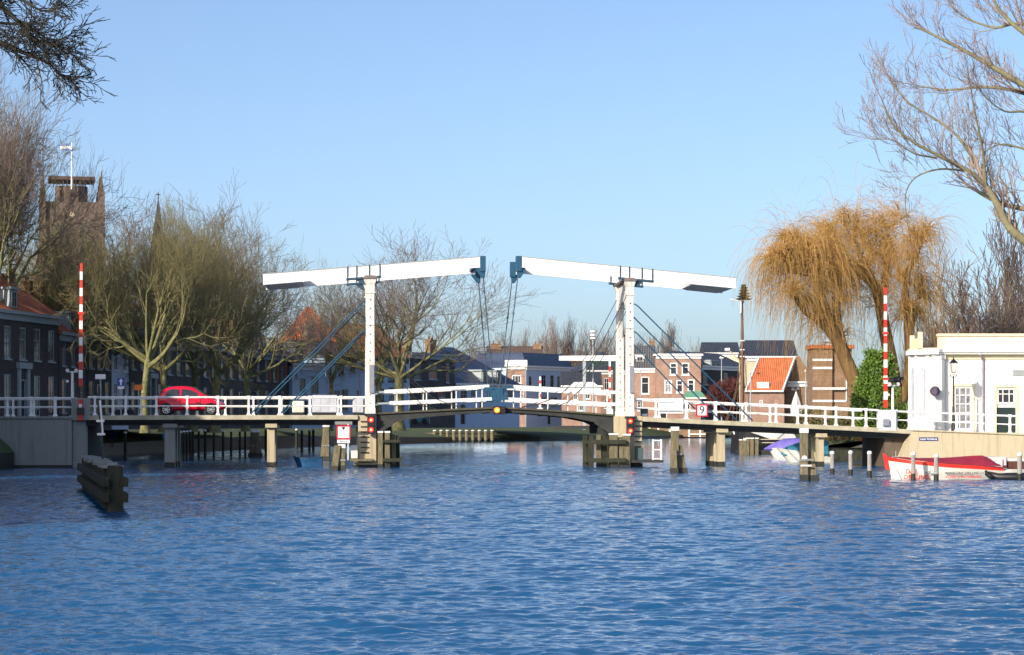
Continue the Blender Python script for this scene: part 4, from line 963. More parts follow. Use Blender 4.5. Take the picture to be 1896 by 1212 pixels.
def wall_mesh(w_, z0, z1, ops, th=0.25, extra=None, back=None):
    """front wall at y=0 with real openings, reveals, sides and back"""
    m = MB(); xs = sorted(set([0, w_] + [v for o in ops for v in (o[0], o[1])])); zs = sorted(set([z0, z1] + [v for o in ops for v in (o[2], o[3])]))
    xs = [v for v in xs if 0 <= v <= w_]; zs = [v for v in zs if z0 <= v <= z1]
    for a, b in zip(xs, xs[1:]):
        for c, d in zip(zs, zs[1:]):
            cx, cz = (a + b) / 2, (c + d) / 2
            if any(o[0] < cx < o[1] and o[2] < cz < o[3] for o in ops): continue
            m.poly([(a, 0, c), (b, 0, c), (b, 0, d), (a, 0, d)])
    for a, b, c, d in ops:
        m.poly([(a, 0, c), (a, 0, d), (a, th, d), (a, th, c)]); m.poly([(b, 0, d), (b, 0, c), (b, th, c), (b, th, d)])
        m.poly([(a, 0, c), (a, th, c), (b, th, c), (b, 0, c)]); m.poly([(a, 0, d), (b, 0, d), (b, th, d), (a, th, d)])
    dep = back or 8
    m.poly([(0, 0, z0), (0, 0, z1), (0, dep, z1), (0, dep, z0)]); m.poly([(w_, 0, z1), (w_, 0, z0), (w_, dep, z0), (w_, dep, z1)])
    m.poly([(0, dep, z0), (0, dep, z1), (w_, dep, z1), (w_, dep, z0)]); m.poly([(0, 0, z1), (w_, 0, z1), (w_, dep, z1), (0, dep, z1)])
    return m

def roof_mesh(kind, w_, dep, z, rise, ov=0.25):
    m = MB(); a, b, c, d = -ov, w_ + ov, -ov, dep + ov; z = z + 0.003; e = z + 0.14; t = e + rise
    if kind == 'eaves':
        m.prismx([(c, z), (d, z), (d, e), ((c + d) / 2, t), (c, e)], a, b)
    elif kind == 'gable':
        m.prism([(a, z), (b, z), (b, e), ((a + b) / 2, t), (a, e)], 0.26, d)
    elif kind == 'hip':
        r = min((b - a), (d - c)) / 2 * .98
        base = [(a, c), (b, c), (b, d), (a, d)]; n = len(m.v)
        m.v += [(x, y, z) for x, y in base] + [(x, y, e) for x, y in base] + ([(a + r, (c + d) / 2, t), (b - r, (c + d) / 2, t)] if (b - a) >= (d - c) else [((a + b) / 2, c + r, t), ((a + b) / 2, d - r, t)])
        m.face((n + 3, n + 2, n + 1, n))
        for i in range(4): j = (i + 1) % 4; m.face((n + i, n + j, n + 4 + j, n + 4 + i))
        if (b - a) >= (d - c): m.face((n + 4, n + 5, n + 9, n + 8)); m.face((n + 5, n + 6, n + 9)); m.face((n + 6, n + 7, n + 8, n + 9)); m.face((n + 7, n + 4, n + 8))
        else: m.face((n + 4, n + 5, n + 8)); m.face((n + 5, n + 6, n + 9, n + 8)); m.face((n + 6, n + 7, n + 9)); m.face((n + 7, n + 4, n + 8, n + 9))
    elif kind == 'mansard':
        q = 0.9; m.hexa([(a, c, z), (b, c, z), (b, d, z), (a, d, z), (a + q * .3, c + q, t), (b - q * .3, c + q, t), (b - q * .3, d - q, t), (a + q * .3, d - q, t)])
    elif kind == 'flat':
        m.box(a, b, c, d, z, z + max(rise, .15))
    return m

def house(px0, D0, px1, D1, z0, eave, dep, label, wallm, roof=('eaves', 3.0, 'slate'), wins=(), doors=(), chim=(), trim='trim', cornice=True, cat='house', name='house', frame='trim', glass='glass', gablewall=False, dorm=(), group=None):
    a = Vector((XX(px0, D0), D0, 0)); b = Vector((XX(px1, D1), D1, 0)); w_ = (b - a).length; rz = math.atan2(b.y - a.y, b.x - a.x)
    o = empty(name, (a.x, a.y, 0), rz, label, cat, group)
    ops = [(x - ww / 2, x + ww / 2, z, z + hh) for (x, z, ww, hh, *_) in list(wins) + list(doors)]
    wl = wall_mesh(w_, z0 - 0.4, eave, ops, back=dep)
    if roof and roof[0] == 'gable': wl.prism([(0, eave + .001), (w_, eave + .001), (w_ / 2, eave + roof[1] + .25)], 0.0, 0.255)
    wo = wl.build('wall', wallm, o)
    for (x, z, ww, hh, *r) in wins:
        kw = r[0] if r else {}
        window(o, x, z, ww, hh, **{**dict(frame=frame, glass=glass), **kw})
    for (x, z, ww, hh, *r) in doors:
        dm = MB(); dm.box(x - ww / 2, x + ww / 2, 0.12, 0.2, z, z + hh * .78); do = dm.build('door', r[0] if r else 'black', o)
        fm = MB(); fm.box(x - ww / 2, x - ww / 2 + .08, .02, .119, z, z + hh); fm.box(x + ww / 2 - .08, x + ww / 2, .02, .119, z, z + hh); fm.box(x - ww / 2 + .08, x + ww / 2 - .08, .02, .119, z + hh - .08, z + hh); fm.build('door_frame', frame, o)
        MB().box(x - ww / 2 + .04, x + ww / 2 - .04, .14, .16, z + hh * .78 + .002, z + hh - .04).build('fanlight', glass, o)
    if roof: roof_mesh(roof[0], w_, dep, eave, roof[1]).build('roof', roof[2], o)
    if cornice:
        m = MB(); m.box(-0.28, w_ + .28, -0.36, -0.253, eave - 0.02, eave + 0.20); m.box(-0.02, w_ + .02, -0.14, -0.002, eave - 0.42, eave - 0.03); m.build('gutter', trim, o)
    for (x, y, ww, zt) in chim:
        m = MB(); m.box(x - ww / 2, x + ww / 2, y - .35, y + .35, eave + .2, zt); m.box(x - ww / 2 - .07, x + ww / 2 + .07, y - .42, y + .42, zt + .001, zt + .15)
        for q in (-.25, .25): m.tube([(x + q * ww, y, zt + .152), (x + q * ww, y, zt + .55)], .11, 8)
        m.build('chimney', 'brickbrown', o)
    for (x, z, ww, hh) in dorm:
        m = MB(); m.box(x - ww / 2, x + ww / 2, .15, 2.6, z, z + hh); m.box(x - ww / 2 - .12, x + ww / 2 + .12, 0.0, 2.7, z + hh + .001, z + hh + .14); d_ = m.build('dormer', frame, o)
        window(d_, x, z + .12, ww * .72, hh - .25, y=.02, frame=frame, glass=glass, sill=False, name='dormer_window', fw=.06)
    return o
def rowwins(w_, n, levels, ww=1.05, skip=(), x0=0.0, kw=None):
    r = []
    for li, (z, h) in enumerate(levels):
        for i in range(n):
            if (li, i) in skip: continue
            r.append((x0 + (w_ - x0) * (i + .5) / n, z, ww, h) + ((kw,) if kw else ()))
    return r
g = 2.5
# the terrace along the left bank, near to far; each in deep shade on the canal side
rows = [  # px0, D0, px1, D1, eave, roof kind, rise, roof, wall, nwin, doors, chimneys
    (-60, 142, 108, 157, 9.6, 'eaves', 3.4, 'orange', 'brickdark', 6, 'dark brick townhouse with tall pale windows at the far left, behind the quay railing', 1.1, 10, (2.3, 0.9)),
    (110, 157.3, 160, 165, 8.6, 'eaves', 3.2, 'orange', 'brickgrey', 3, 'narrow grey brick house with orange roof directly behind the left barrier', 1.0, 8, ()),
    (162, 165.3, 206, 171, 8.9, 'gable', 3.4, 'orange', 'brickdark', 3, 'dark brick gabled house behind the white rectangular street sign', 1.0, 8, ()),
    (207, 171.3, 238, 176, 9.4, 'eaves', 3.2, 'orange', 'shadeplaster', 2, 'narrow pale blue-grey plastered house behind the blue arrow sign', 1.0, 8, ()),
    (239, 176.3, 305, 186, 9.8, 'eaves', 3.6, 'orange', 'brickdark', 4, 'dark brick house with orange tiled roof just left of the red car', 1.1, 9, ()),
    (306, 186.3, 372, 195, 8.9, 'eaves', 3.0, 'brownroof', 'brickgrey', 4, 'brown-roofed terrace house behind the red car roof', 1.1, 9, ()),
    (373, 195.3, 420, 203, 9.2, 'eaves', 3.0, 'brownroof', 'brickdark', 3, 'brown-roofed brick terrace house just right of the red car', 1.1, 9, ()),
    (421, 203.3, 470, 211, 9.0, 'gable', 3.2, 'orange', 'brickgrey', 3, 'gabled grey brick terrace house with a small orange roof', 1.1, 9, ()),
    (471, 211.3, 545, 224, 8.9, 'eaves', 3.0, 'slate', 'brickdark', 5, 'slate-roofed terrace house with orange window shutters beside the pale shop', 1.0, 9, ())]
for (a, Da, b, Db_, ev, rk, ri, rm, wm, nw, lb, ww, dp, ch) in rows:
    pa = Vector((XX(a, Da), Da)); pb = Vector((XX(b, Db_), Db_)); w_ = (pb - pa).length
    wins = rowwins(w_, nw, [(g + .8, 2.3), (g + 4.0, 1.9)], ww, skip={(0, nw // 2)})
    if ev > 9.5: wins = rowwins(w_, nw, [(g + .5, 2.7), (g + 4.2, 2.1)], ww, skip={(0, nw // 2)})
    h = house(a, Da, b, Db_, g, ev, dp, lb, wm, (rk, ri, rm), wins, [(w_ * (nw // 2 + .5) / nw, g, 1.15, 2.9)], [(w_ * .25, dp / 2, .9, ev + ri + .9), (w_ * .85, dp / 2, .8, ev + ri + .7)], frame='greytrim' if wm != 'shadeplaster' else 'trim', trim='greytrim', group='terrace houses along the left bank',
              dorm=[(w_ * .5, ev + .3, 1.2, 1.3)] if rk == 'eaves' and nw > 2 else ())
    if 'shutters' in lb:
        for i in (1, 2, 3, 4):
            x = w_ * (i + .5) / nw + .85; MB().box(x - .22, x + .22, -.07, -.005, g + 4.0, g + 5.9).build('shutter', 'orange', h)
    if ev > 9.5:  # pale door case
        x = w_ * (nw // 2 + .5) / nw; MB().box(x - .95, x - .6, -.15, -.003, g, g + 3.6).build('door_case', 'greytrim', h); MB().box(x + .6, x + .95, -.15, -.003, g, g + 3.6).build('door_case', 'greytrim', h); MB().box(x - 1.1, x + 1.1, -.25, -.003, g + 3.602, g + 4.0).build('door_case', 'greytrim', h)
def frq(px0, D0, px1, D1, rects):
    a = Vector((XX(px0, D0), D0)); b = Vector((XX(px1, D1), D1)); u = (b - a).normalized(); out = []
    def sx(px): t_ = (px - CX) / F; return (t_ * a.y - a.x) / (u.x - t_ * u.y)
    for r in rects:
        s0, s1 = sx(r[0]), sx(r[1]); Dm = a.y + u.y * (s0 + s1) / 2
        out.append(((s0 + s1) / 2, ZZ(r[3], Dm), s1 - s0, ZZ(r[2], Dm) - ZZ(r[3], Dm), dict(r[4]) if len(r) > 4 else {}))
    return out
def fr(px0, D, rects, kw=None):      # windows of a frontal facade given in photo pixels
    out = []
    for r in rects:
        x0, x1, y0, y1 = r[:4]; k = D / F; kk = dict(kw or {}); kk.update(r[4] if len(r) > 4 else {})
        out.append((((x0 + x1) / 2 - px0) * k, ZZ(y1, D), (x1 - x0) * k, (y1 - y0) * k, kk))
    return out
D = 222
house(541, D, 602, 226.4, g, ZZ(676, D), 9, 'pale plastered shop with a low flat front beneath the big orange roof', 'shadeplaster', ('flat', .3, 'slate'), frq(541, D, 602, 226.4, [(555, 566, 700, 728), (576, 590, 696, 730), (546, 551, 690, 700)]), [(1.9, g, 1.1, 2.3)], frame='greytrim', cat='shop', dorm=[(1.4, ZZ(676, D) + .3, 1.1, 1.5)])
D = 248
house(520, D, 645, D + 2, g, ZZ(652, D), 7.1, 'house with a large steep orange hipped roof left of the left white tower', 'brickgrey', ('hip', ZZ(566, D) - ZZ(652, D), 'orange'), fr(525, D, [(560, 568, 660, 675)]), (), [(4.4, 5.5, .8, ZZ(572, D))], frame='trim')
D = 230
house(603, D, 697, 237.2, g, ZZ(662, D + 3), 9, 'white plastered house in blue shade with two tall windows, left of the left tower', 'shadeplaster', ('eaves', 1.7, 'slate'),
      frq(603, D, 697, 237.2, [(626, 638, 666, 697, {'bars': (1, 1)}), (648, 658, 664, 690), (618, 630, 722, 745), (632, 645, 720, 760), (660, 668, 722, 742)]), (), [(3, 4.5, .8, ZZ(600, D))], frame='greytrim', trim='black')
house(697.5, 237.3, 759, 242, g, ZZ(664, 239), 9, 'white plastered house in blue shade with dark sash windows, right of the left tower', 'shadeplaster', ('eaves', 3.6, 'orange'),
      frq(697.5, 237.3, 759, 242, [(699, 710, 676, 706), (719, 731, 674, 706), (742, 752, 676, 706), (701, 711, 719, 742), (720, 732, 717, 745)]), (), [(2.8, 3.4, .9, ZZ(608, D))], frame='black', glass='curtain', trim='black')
D = 243
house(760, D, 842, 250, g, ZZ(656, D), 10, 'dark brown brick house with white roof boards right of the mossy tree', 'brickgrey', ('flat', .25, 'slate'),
      frq(760, D, 842, 250, [(767, 779, 672, 703, {'bars': (0, 0)}), (794, 809, 674, 702, {'bars': (0, 1)}), (826, 832, 672, 708), (780, 795, 716, 736), (812, 824, 716, 736)]), [(3.0, g, 1.3, 2.6)], [(5.0, 4, .9, ZZ(632, D))], frame='greytrim', trim='greytrim')
D = 255
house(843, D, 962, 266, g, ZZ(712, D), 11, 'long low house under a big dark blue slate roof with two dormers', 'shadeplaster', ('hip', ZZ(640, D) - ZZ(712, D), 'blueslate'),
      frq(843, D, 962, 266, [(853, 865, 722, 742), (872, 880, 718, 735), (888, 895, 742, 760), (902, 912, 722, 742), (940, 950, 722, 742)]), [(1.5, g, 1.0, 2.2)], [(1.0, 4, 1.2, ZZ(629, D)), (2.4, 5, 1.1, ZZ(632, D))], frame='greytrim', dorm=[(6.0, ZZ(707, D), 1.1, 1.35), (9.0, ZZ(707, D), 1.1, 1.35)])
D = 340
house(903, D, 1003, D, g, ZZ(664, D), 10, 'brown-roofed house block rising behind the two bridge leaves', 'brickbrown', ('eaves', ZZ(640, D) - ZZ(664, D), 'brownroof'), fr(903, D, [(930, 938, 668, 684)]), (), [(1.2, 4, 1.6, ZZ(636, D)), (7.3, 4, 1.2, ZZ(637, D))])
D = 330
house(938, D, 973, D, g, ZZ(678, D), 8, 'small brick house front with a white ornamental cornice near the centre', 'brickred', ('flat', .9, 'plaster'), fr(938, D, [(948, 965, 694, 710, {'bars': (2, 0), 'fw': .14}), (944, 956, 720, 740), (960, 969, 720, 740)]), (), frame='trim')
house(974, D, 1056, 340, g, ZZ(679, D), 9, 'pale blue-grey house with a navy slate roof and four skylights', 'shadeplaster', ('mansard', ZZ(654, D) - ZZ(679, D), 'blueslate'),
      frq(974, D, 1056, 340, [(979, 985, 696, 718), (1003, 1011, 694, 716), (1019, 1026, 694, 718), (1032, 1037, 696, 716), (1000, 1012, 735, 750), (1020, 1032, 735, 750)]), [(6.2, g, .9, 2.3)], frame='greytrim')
h = [o for o in col.objects if o.get('label', '').startswith('pale blue-grey house')][0]
for q in (983, 995, 1008, 1022):
    x = (q - 974) * 0.19 + .6; z = ZZ(673, D); MB().hexa([(x, -.02, z), (x + .55, -.02, z), (x + .55, .1, z), (x, .1, z), (x - .05, .44, z + .9), (x + .5, .44, z + .9), (x + .5, .56, z + .9), (x - .05, .56, z + .9)]).build('skylight', 'silver', h)
D = 322
house(1042, D, 1112, D, g, ZZ(716, D), 8, 'low brick house with a white-edged bell gable behind the far drawbridge', 'brickred', ('eaves', 2.0, 'slate'), fr(1042, D, [(1062, 1070, 722, 740), (1082, 1093, 718, 738, {'bars': (1, 1)}), (1072, 1080, 745, 760)]), (), frame='trim')
h = [o for o in col.objects if 'bell gable' in o.get('label', '')][0]; k = D / F
m = MB(); c = 66 / 2 * k
m.prism([(0.6, ZZ(716, D)), (6.6 * 0.98 * 0 + 5.2, ZZ(716, D)), (4.6, ZZ(711, D)), (4.3, ZZ(707, D)), (1.5, ZZ(707, D)), (1.2, ZZ(711, D))], -.22, -.004); m.build('bell_gable', 'trim', h)
D = 345
house(1085, D - 2, 1174, D, g, ZZ(688, D), 9, 'brick house with a long white eave beside the far striped barrier', 'brickred', ('hip', 3.0, 'slate'), fr(1085, D, [(1120, 1130, 700, 722), (1140, 1152, 700, 722), (1100, 1110, 700, 722), (1120, 1134, 740, 756)]), (), [(2.4, 4, 1, ZZ(660, D))], frame='trim')
D = 325
house(1175, D, 1214.5, D, g, ZZ(684, D), 9, 'brown brick house with a big sash window just right of the right tower', 'brickred', ('mansard', ZZ(641, D) - ZZ(684, D), 'slate'), fr(1175, D, [(1187, 1202, 697, 729, {'bars': (0, 1), 'fw': .13}), (1180, 1190, 742, 760)]), (), [(2.6, 2.5, .8, ZZ(632, D))], frame='trim', dorm=[(.75, ZZ(684, D) + .1, 1.25, 1.85)])
D = 322
house(1215, D, 1298, D, g, ZZ(658, D), 9, 'three-storey pinkish brick house with a white cornice and five white-framed windows', 'brickred', ('flat', .25, 'trim'),
      fr(1215, D, [(1240, 1254, 671, 694, {'fw': .17, 'bars': (0, 1)}), (1262, 1276, 671, 694, {'fw': .17, 'bars': (0, 1)}), (1230, 1244, 703, 727, {'fw': .17, 'glass': 'curtain', 'bars': (1, 1)}), (1252, 1265, 703, 727, {'fw': .17, 'bars': (0, 1)}), (1273, 1286, 702, 725, {'fw': .17, 'bars': (0, 1)}), (1230, 1244, 742, 758), (1262, 1278, 742, 758)]), [(1.0, g, 1.0, 2.3)], frame='trim')
o = empty('market_awning', at(1288, 727, 312), 0, 'small green and blue awning in front of the three-storey brick house', 'awning')
m = MB(); m.hexa([(-1.6, -1, -.65), (1.5, -1, -.65), (1.5, .8, -.65), (-1.6, .8, -.65), (-1.2, -.2, .25), (.6, -.2, .25), (.6, .8, .25), (-1.2, .8, .25)]); m.build('canopy', mat('green_canvas', (.10, .25, .16), .7), o); MB().box(-1.62, 1.52, -1.02, -1.003, -.8, -.64).build('valance', 'trim', o)
D = 335
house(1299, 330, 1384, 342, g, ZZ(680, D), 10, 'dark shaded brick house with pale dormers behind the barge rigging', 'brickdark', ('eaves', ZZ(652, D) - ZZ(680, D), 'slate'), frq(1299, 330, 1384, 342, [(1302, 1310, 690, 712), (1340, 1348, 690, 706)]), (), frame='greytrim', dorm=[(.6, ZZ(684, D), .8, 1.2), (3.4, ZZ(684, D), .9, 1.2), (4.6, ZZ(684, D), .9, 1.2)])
D = 350
house(1306, D, 1368, D, g, ZZ(655, D), 9, 'high dark-roofed house with a pale gable end behind the rigging', 'cream', ('eaves', ZZ(633, D) - ZZ(655, D), 'slate'), (), (), frame='trim')
D = 300
house(1383, D, 1474, D, g, ZZ(662, D), 10, 'tall house with cream gable and dark slate roof behind the orange-roofed house', 'quay', ('eaves', ZZ(629, D) - ZZ(662, D), 'slate'), (), ())
# orange-roofed house
D = 262
hh = house(1380, D, 1452, D, 1.9, ZZ(724, D), 7, 'brick house with a bright orange roof, white edges and one white dormer window', 'brickred', None, fr(1380, D, [(1406, 1412, 740, 752)]), (), cornice=False)
k = D / F; e = ZZ(724, D)
def xo(px): return (px - 1380) * k
m = MB(); m.hexa([(xo(1380), -.25, e), (xo(1448), -.25, e), (xo(1478), 7, e), (xo(1400), 7, e), (xo(1411), 3.0, ZZ(660, D)), (xo(1477), 3.0, ZZ(660, D)), (xo(1478), 3.4, ZZ(660, D)), (xo(1412), 3.4, ZZ(660, D))]); m.build('roof', 'orange', hh)
m = MB(); m.bar((xo(1380), -.3, e), (xo(1411), 2.95, ZZ(660, D)), .16, .22); m.build('verge_board', 'trim', hh); m = MB(); m.bar((xo(1449), -.3, e + .05), (xo(1478), 2.95, ZZ(660, D)), .16, .26); m.build('verge_board', 'trim', hh)
MB().box(xo(1377), xo(1450), -.42, -.26, e - .08, e + .1).build('gutter', 'trim', hh)
x0, x1 = xo(1402), xo(1424); m = MB(); m.box(x0, x1, .05, 1.5, ZZ(723, D), ZZ(707, D)); dm = m.build('dormer', 'trim', hh); window(dm, (x0 + xo(1409.5)) / 2 + .05, ZZ(721, D), .32, .72, y=0, bars=(0, 0), fw=.05, sill=False, name='dormer_window'); window(dm, (x1 + xo(1416.5)) / 2 - .05, ZZ(721, D), .32, .72, y=0, bars=(0, 0), fw=.05, sill=False, name='dormer_window')
MB().disc((xo(1406), ZZ(690, D)), .12, 1.3, 1.7, 8).build('roof_vent', 'rust', hh)
house(1450, D + 3, 1508, D + 3, 1.9, ZZ(708, D), 8, 'brown brick gable wall with two small white windows, right of the orange roof', 'brickbrown', ('gable', ZZ(664, D) - ZZ(712, D), 'orange'), fr(1450, D, [(1466, 1471, 708, 720), (1476, 1480, 706, 718)]), (), frame='trim')
# tall brick switch house with white bands
D = 232; bt = empty('brick_tower', (XX(1505, D), D, 0), 0, 'square brown brick tower with white stone bands below the willow', 'tower'); k = D / F; w_ = 73 * k
MB().box(0, 36 * k, 0, 4.5, 1.5, ZZ(645, D)).build('wall', 'brickbrown', bt); MB().box(36 * k + .002, w_, .35, 4.5, 1.5, ZZ(645, D)).build('wall', 'brickbrown', bt)
for a, b, y in ((0, 36, 666), (0, 36, 681), (0, 60, 719), (0, 36, 742), (36, 62, 742), (0, 36, 756)): MB().box(a * k - .02 if a == 0 else a * k + .01, b * k, -.06 if a == 0 else .28, -.003 if a == 0 else .348, ZZ(y + 2, D), ZZ(y - 2, D)).build('stone_band', 'trim', bt)
m = MB(); m.box(62 * k, 64 * k, .25, .345, ZZ(742, D), ZZ(660, D)); m.build('downpipe', 'trim', bt)
m = MB(); m.box(-.2, w_ + .2, -.25, 4.7, ZZ(645, D) + .002, ZZ(638, D)); m.build('roof', 'orange', bt)

# ------ white pavilion on the right quay
D = 142.0; k = D / F; pv = empty('white_pavilion', (XX(1735, D), D, 0), 0, 'white plastered pavilion with cream cornice and rounded bay on the right quay', 'building')
zb, zc0, zc1, zp = ZZ(800, D), ZZ(656, D), ZZ(647, D), ZZ(622, D); Lw = 330 * k
ops = [((1766 - 1735) * k, (1800 - 1735) * k, ZZ(796, D), ZZ(715, D)), ((1845 - 1735) * k, (1881 - 1735) * k, ZZ(801, D), ZZ(717, D)), ((1950 - 1735) * k, (1985 - 1735) * k, ZZ(796, D), ZZ(715, D))]
wall_mesh(Lw, zb - .5, zc0, ops, th=.2, back=9).build('wall', 'plaster', pv)
for i in (0, 2):
    a, b, c, d = ops[i]; window(pv, (a + b) / 2, c, b - a, d - c, frame='cream' if False else 'trim', glass='curtain', bars=(2, 4), fw=.12)
    m = MB(); m.box(a - .14, a - .001, -.05, .02, c - .05, d + .14); m.box(b + .001, b + .14, -.05, .02, c - .05, d + .14); m.box(a - .001 + .002, b - .001, -.05, .02, d + .001, d + .14); m.build('window_surround', 'cream', pv)
a, b, c, d = ops[1]
m = MB(); m.box(a - .14, a - .001, -.05, .02, c, d + .14); m.box(b + .001, b + .14, -.05, .02, c, d + .14); m.box(a + .001, b - .001, -.05, .02, d + .001, d + .14); m.build('door_surround', 'cream', pv)
dr = MB().box(a + .02, b - .02, .1, .16, c, c + 1.55).build('door', mat('dark_green_door', (.02, .035, .03), .4), pv)
MB().box(a + .02, b - .02, .09, .16, c + 1.552, c + 1.75).build('door_rail', 'trim', pv); window(pv, (a + b) / 2, c + 1.76, b - a - .04, d - c - 1.78, bars=(2, 1), fw=.12, sill=False, name='transom_window')
# rounded bay at the left end: octagonal drum with arched niches and pilasters
def drum(z0, z1, r, y_sc=1.0, cx=0.0, n=20, a0=math.pi * .5, a1=math.pi * 1.5, cy=1.9):
    pts = [(cx + r * 0.80 * math.cos(a0 + (a1 - a0) * i / n), cy + r * 1.25 * math.sin(a0 + (a1 - a0) * i / n)) for i in range(n + 1)]
    m = MB(); b0 = len(m.v); m.v += [(x, y, z0) for x, y in pts] + [(x, y, z1) for x, y in pts]; N = n + 1
    m.face([b0 + i for i in reversed(range(N))]); m.face([b0 + N + i for i in range(N)])
    for i in range(N): j = (i + 1) % N; m.face((b0 + i, b0 + j, b0 + N + j, b0 + N + i))
    return m
drum(zb - .5, zc0, 1.62).build('rounded_bay', 'plaster', pv, smooth=False)
drum(zc0 + .002, zc1, 1.95).build('bay_cornice', 'trim', pv); drum(zc1 + .002, zc1 + .10, 1.78).build('bay_cap', 'cream', pv)
for (t_, rr) in ((1.02, .13), (1.18, .13), (1.36, .13), (1.47, .15)):
    ang = math.pi * t_; x, y = 1.66 * .8 * math.cos(ang), 1.9 + 1.66 * 1.25 * math.sin(ang)
    MB().tube([(x, y, zb), (x, y, zc0 - .05)], rr, 10).build('pilaster', 'trim', pv)
for t_ in (1.10, 1.27):
    ang = math.pi * t_; x, y = 1.64 * .8 * math.cos(ang), 1.9 + 1.64 * 1.25 * math.sin(ang); nx = Vector((math.cos(ang) / .8, math.sin(ang) / 1.25, 0)).normalized(); tx = Vector((-nx.y, nx.x, 0))
    m = MB(); c0 = Vector((x, y, 0)); pts = []
    hw_ = .26; zt_ = zc0 - 1.0
    for q in range(9): aa = math.pi * q / 8; pts.append(c0 + tx * (hw_ * math.cos(aa)) + Vector((0, 0, zt_ + hw_ * math.sin(aa))))
    outline = [c0 + tx * hw_ + Vector((0, 0, zb + 1.0))] + pts + [c0 - tx * hw_ + Vector((0, 0, zb + 1.0))]
    m.poly([p + nx * .03 for p in outline][::-1]); n0 = len(outline)
    for i in range(n0): j = (i + 1) % n0; m.poly([outline[i], outline[j], outline[j] + nx * .03, outline[i] + nx * .03])
    m.build('arched_niche', 'cream' if False else 'silver', pv)
m = MB(); m.box(-.30, .42, -.28, -.003, zb, zc0 - .3); m.box(-.36, .48, -.33, -.003, zc0 - .299, zc0 - .001); m.build('corner_pilaster', 'plaster', pv, bevel=.02)
m = MB(); m.box(-.2, Lw + .3, -.42, 9, zc0 + .004, zc0 + .12); m.box(-.2, Lw + .3, -.54, 9, zc0 + .122, zc1 + .02); m.build('cornice', 'trim', pv)
m = MB(); m.box(0, Lw, -.06, -.003, zc0 - .3, zc0 - .002); m.build('frieze', 'cream', pv)
m = MB(); m.box(0.1, Lw, .1, .5, zc1 + .022, zp); m.box(0.05, Lw, .0, .6, zp + .001, zp + .16); m.build('parapet', 'cream', pv, bevel=.01)
x = .55
while x < Lw - 2: MB().box(x, x + 1.9, .085, .099, zc1 + .14, zp - .08).build('parapet_panel', 'plaster', pv); x += 2.03
m = MB(); x0_ = (1705 - 1735) * k; m.box(x0_ - .14, x0_ + .12, .05, .35, zc1 + .1, ZZ(614, D)); m.build('corner_block', 'cream', pv); m = MB(); x1_ = (1692 - 1735) * k; m.box(x1_ + .05, x1_ + .3, 1.5, 1.8, zc1 + .1, ZZ(619, D)); m.build('corner_block', 'cream', pv)
m = MB(); m.hexa([(x1_ + .1, 1.6, zc1 + .13), (x0_ - .12, .1, zc1 + .13), (x0_ - .1, .3, zc1 + .13), (x1_ + .2, 1.8, zc1 + .13), (x1_ + .1, 1.6, ZZ(627, D)), (x0_ - .12, .1, ZZ(625, D)), (x0_ - .1, .3, ZZ(625, D)), (x1_ + .2, 1.8, ZZ(627, D))]); m.build('bay_parapet', 'cream', pv)
xd = (1819 - 1735) * k; m = MB(); m.tube([(xd - .22, -.45, zc0 + .0), (xd, -.12, zc0 - .35), (xd, -.09, zb + .1)], .07, 8)
for z in (zc0 - .9, zc0 - 2.6, zc0 - 4.0): m.tube([(xd, -.09, z), (xd, -.09, z + .1)], .1, 8)
m.build('downpipe', mat('grey_downpipe', (.36, .33, .38), .5), pv)
xv = (1875 - 1735) * k; m = MB()
for i in range(3): m.box(xv, xv + 1.1, -.06, -.003, ZZ(695, D) + i * .13, ZZ(695, D) + i * .13 + .09)
m.build('vent_grille', 'greytrim', pv)
o = empty('round_sign', (XX(1731, 141.3), 141.3, ZZ(724, 141.3)), 0, 'round dark purple sign on the left corner of the white pavilion', 'sign'); MB().disc((0, 0), .31, -.04, 0, 24).build('disc', mat('purple_enamel', (.07, .045, .08), .5), o); MB().disc((0, 0), .2, -.05, -.041, 20).build('disc_centre', mat('purple_enamel_pale', (.11, .08, .13), .5), o); MB().box(-.03, .03, 0, .12, -.03, .03).build('bracket', 'black', o)
# black street lantern
def lantern():
    D = 139.5; k = D / F; o = empty('street_lantern', (XX(1765.5, D), D, ZZ(799, D)), 0, 'old-fashioned black street lantern in front of the white pavilion', 'street lamp'); H = (799 - 660) * k
    m = MB(); m.tube([(0, 0, 0), (0, 0, .5), (0, 0, .52), (0, 0, 1.5), (0, 0, 1.55), (0, 0, H - 1.15)], [.15, .13, .10, .075, .055, .04], 10); m.tube([(-.22, 0, H - 1.1), (.22, 0, H - 1.1)], .02, 6)
    for s in (-1, 1): m.tube([(0, 0, H - 1.25), (s * .14, 0, H - 1.22), (s * .22, 0, H - 1.1)], .02, 6)
    m.build('post', 'black', o)
    m = MB(); m.taper(0, 0, H - .92, H - .38, .10, .10, .19, .19); m.build('lamp_glass', mat('lantern_glass', (.75, .72, .62), .2), o)
    m = MB()
    for sx in (-1, 1):
        for sy in (-1, 1): m.bar((sx * .1, sy * .1, H - .93), (sx * .195, sy * .195, H - .38), .022, .022)
    m.taper(0, 0, H - .379, H - .16, .24, .24, .05, .05); m.taper(0, 0, H - .159, H, .045, .045, .01, .01); m.box(-.11, .11, -.11, .11, H - .97, H - .922); m.build('lamp_cap', 'black', o)
lantern()

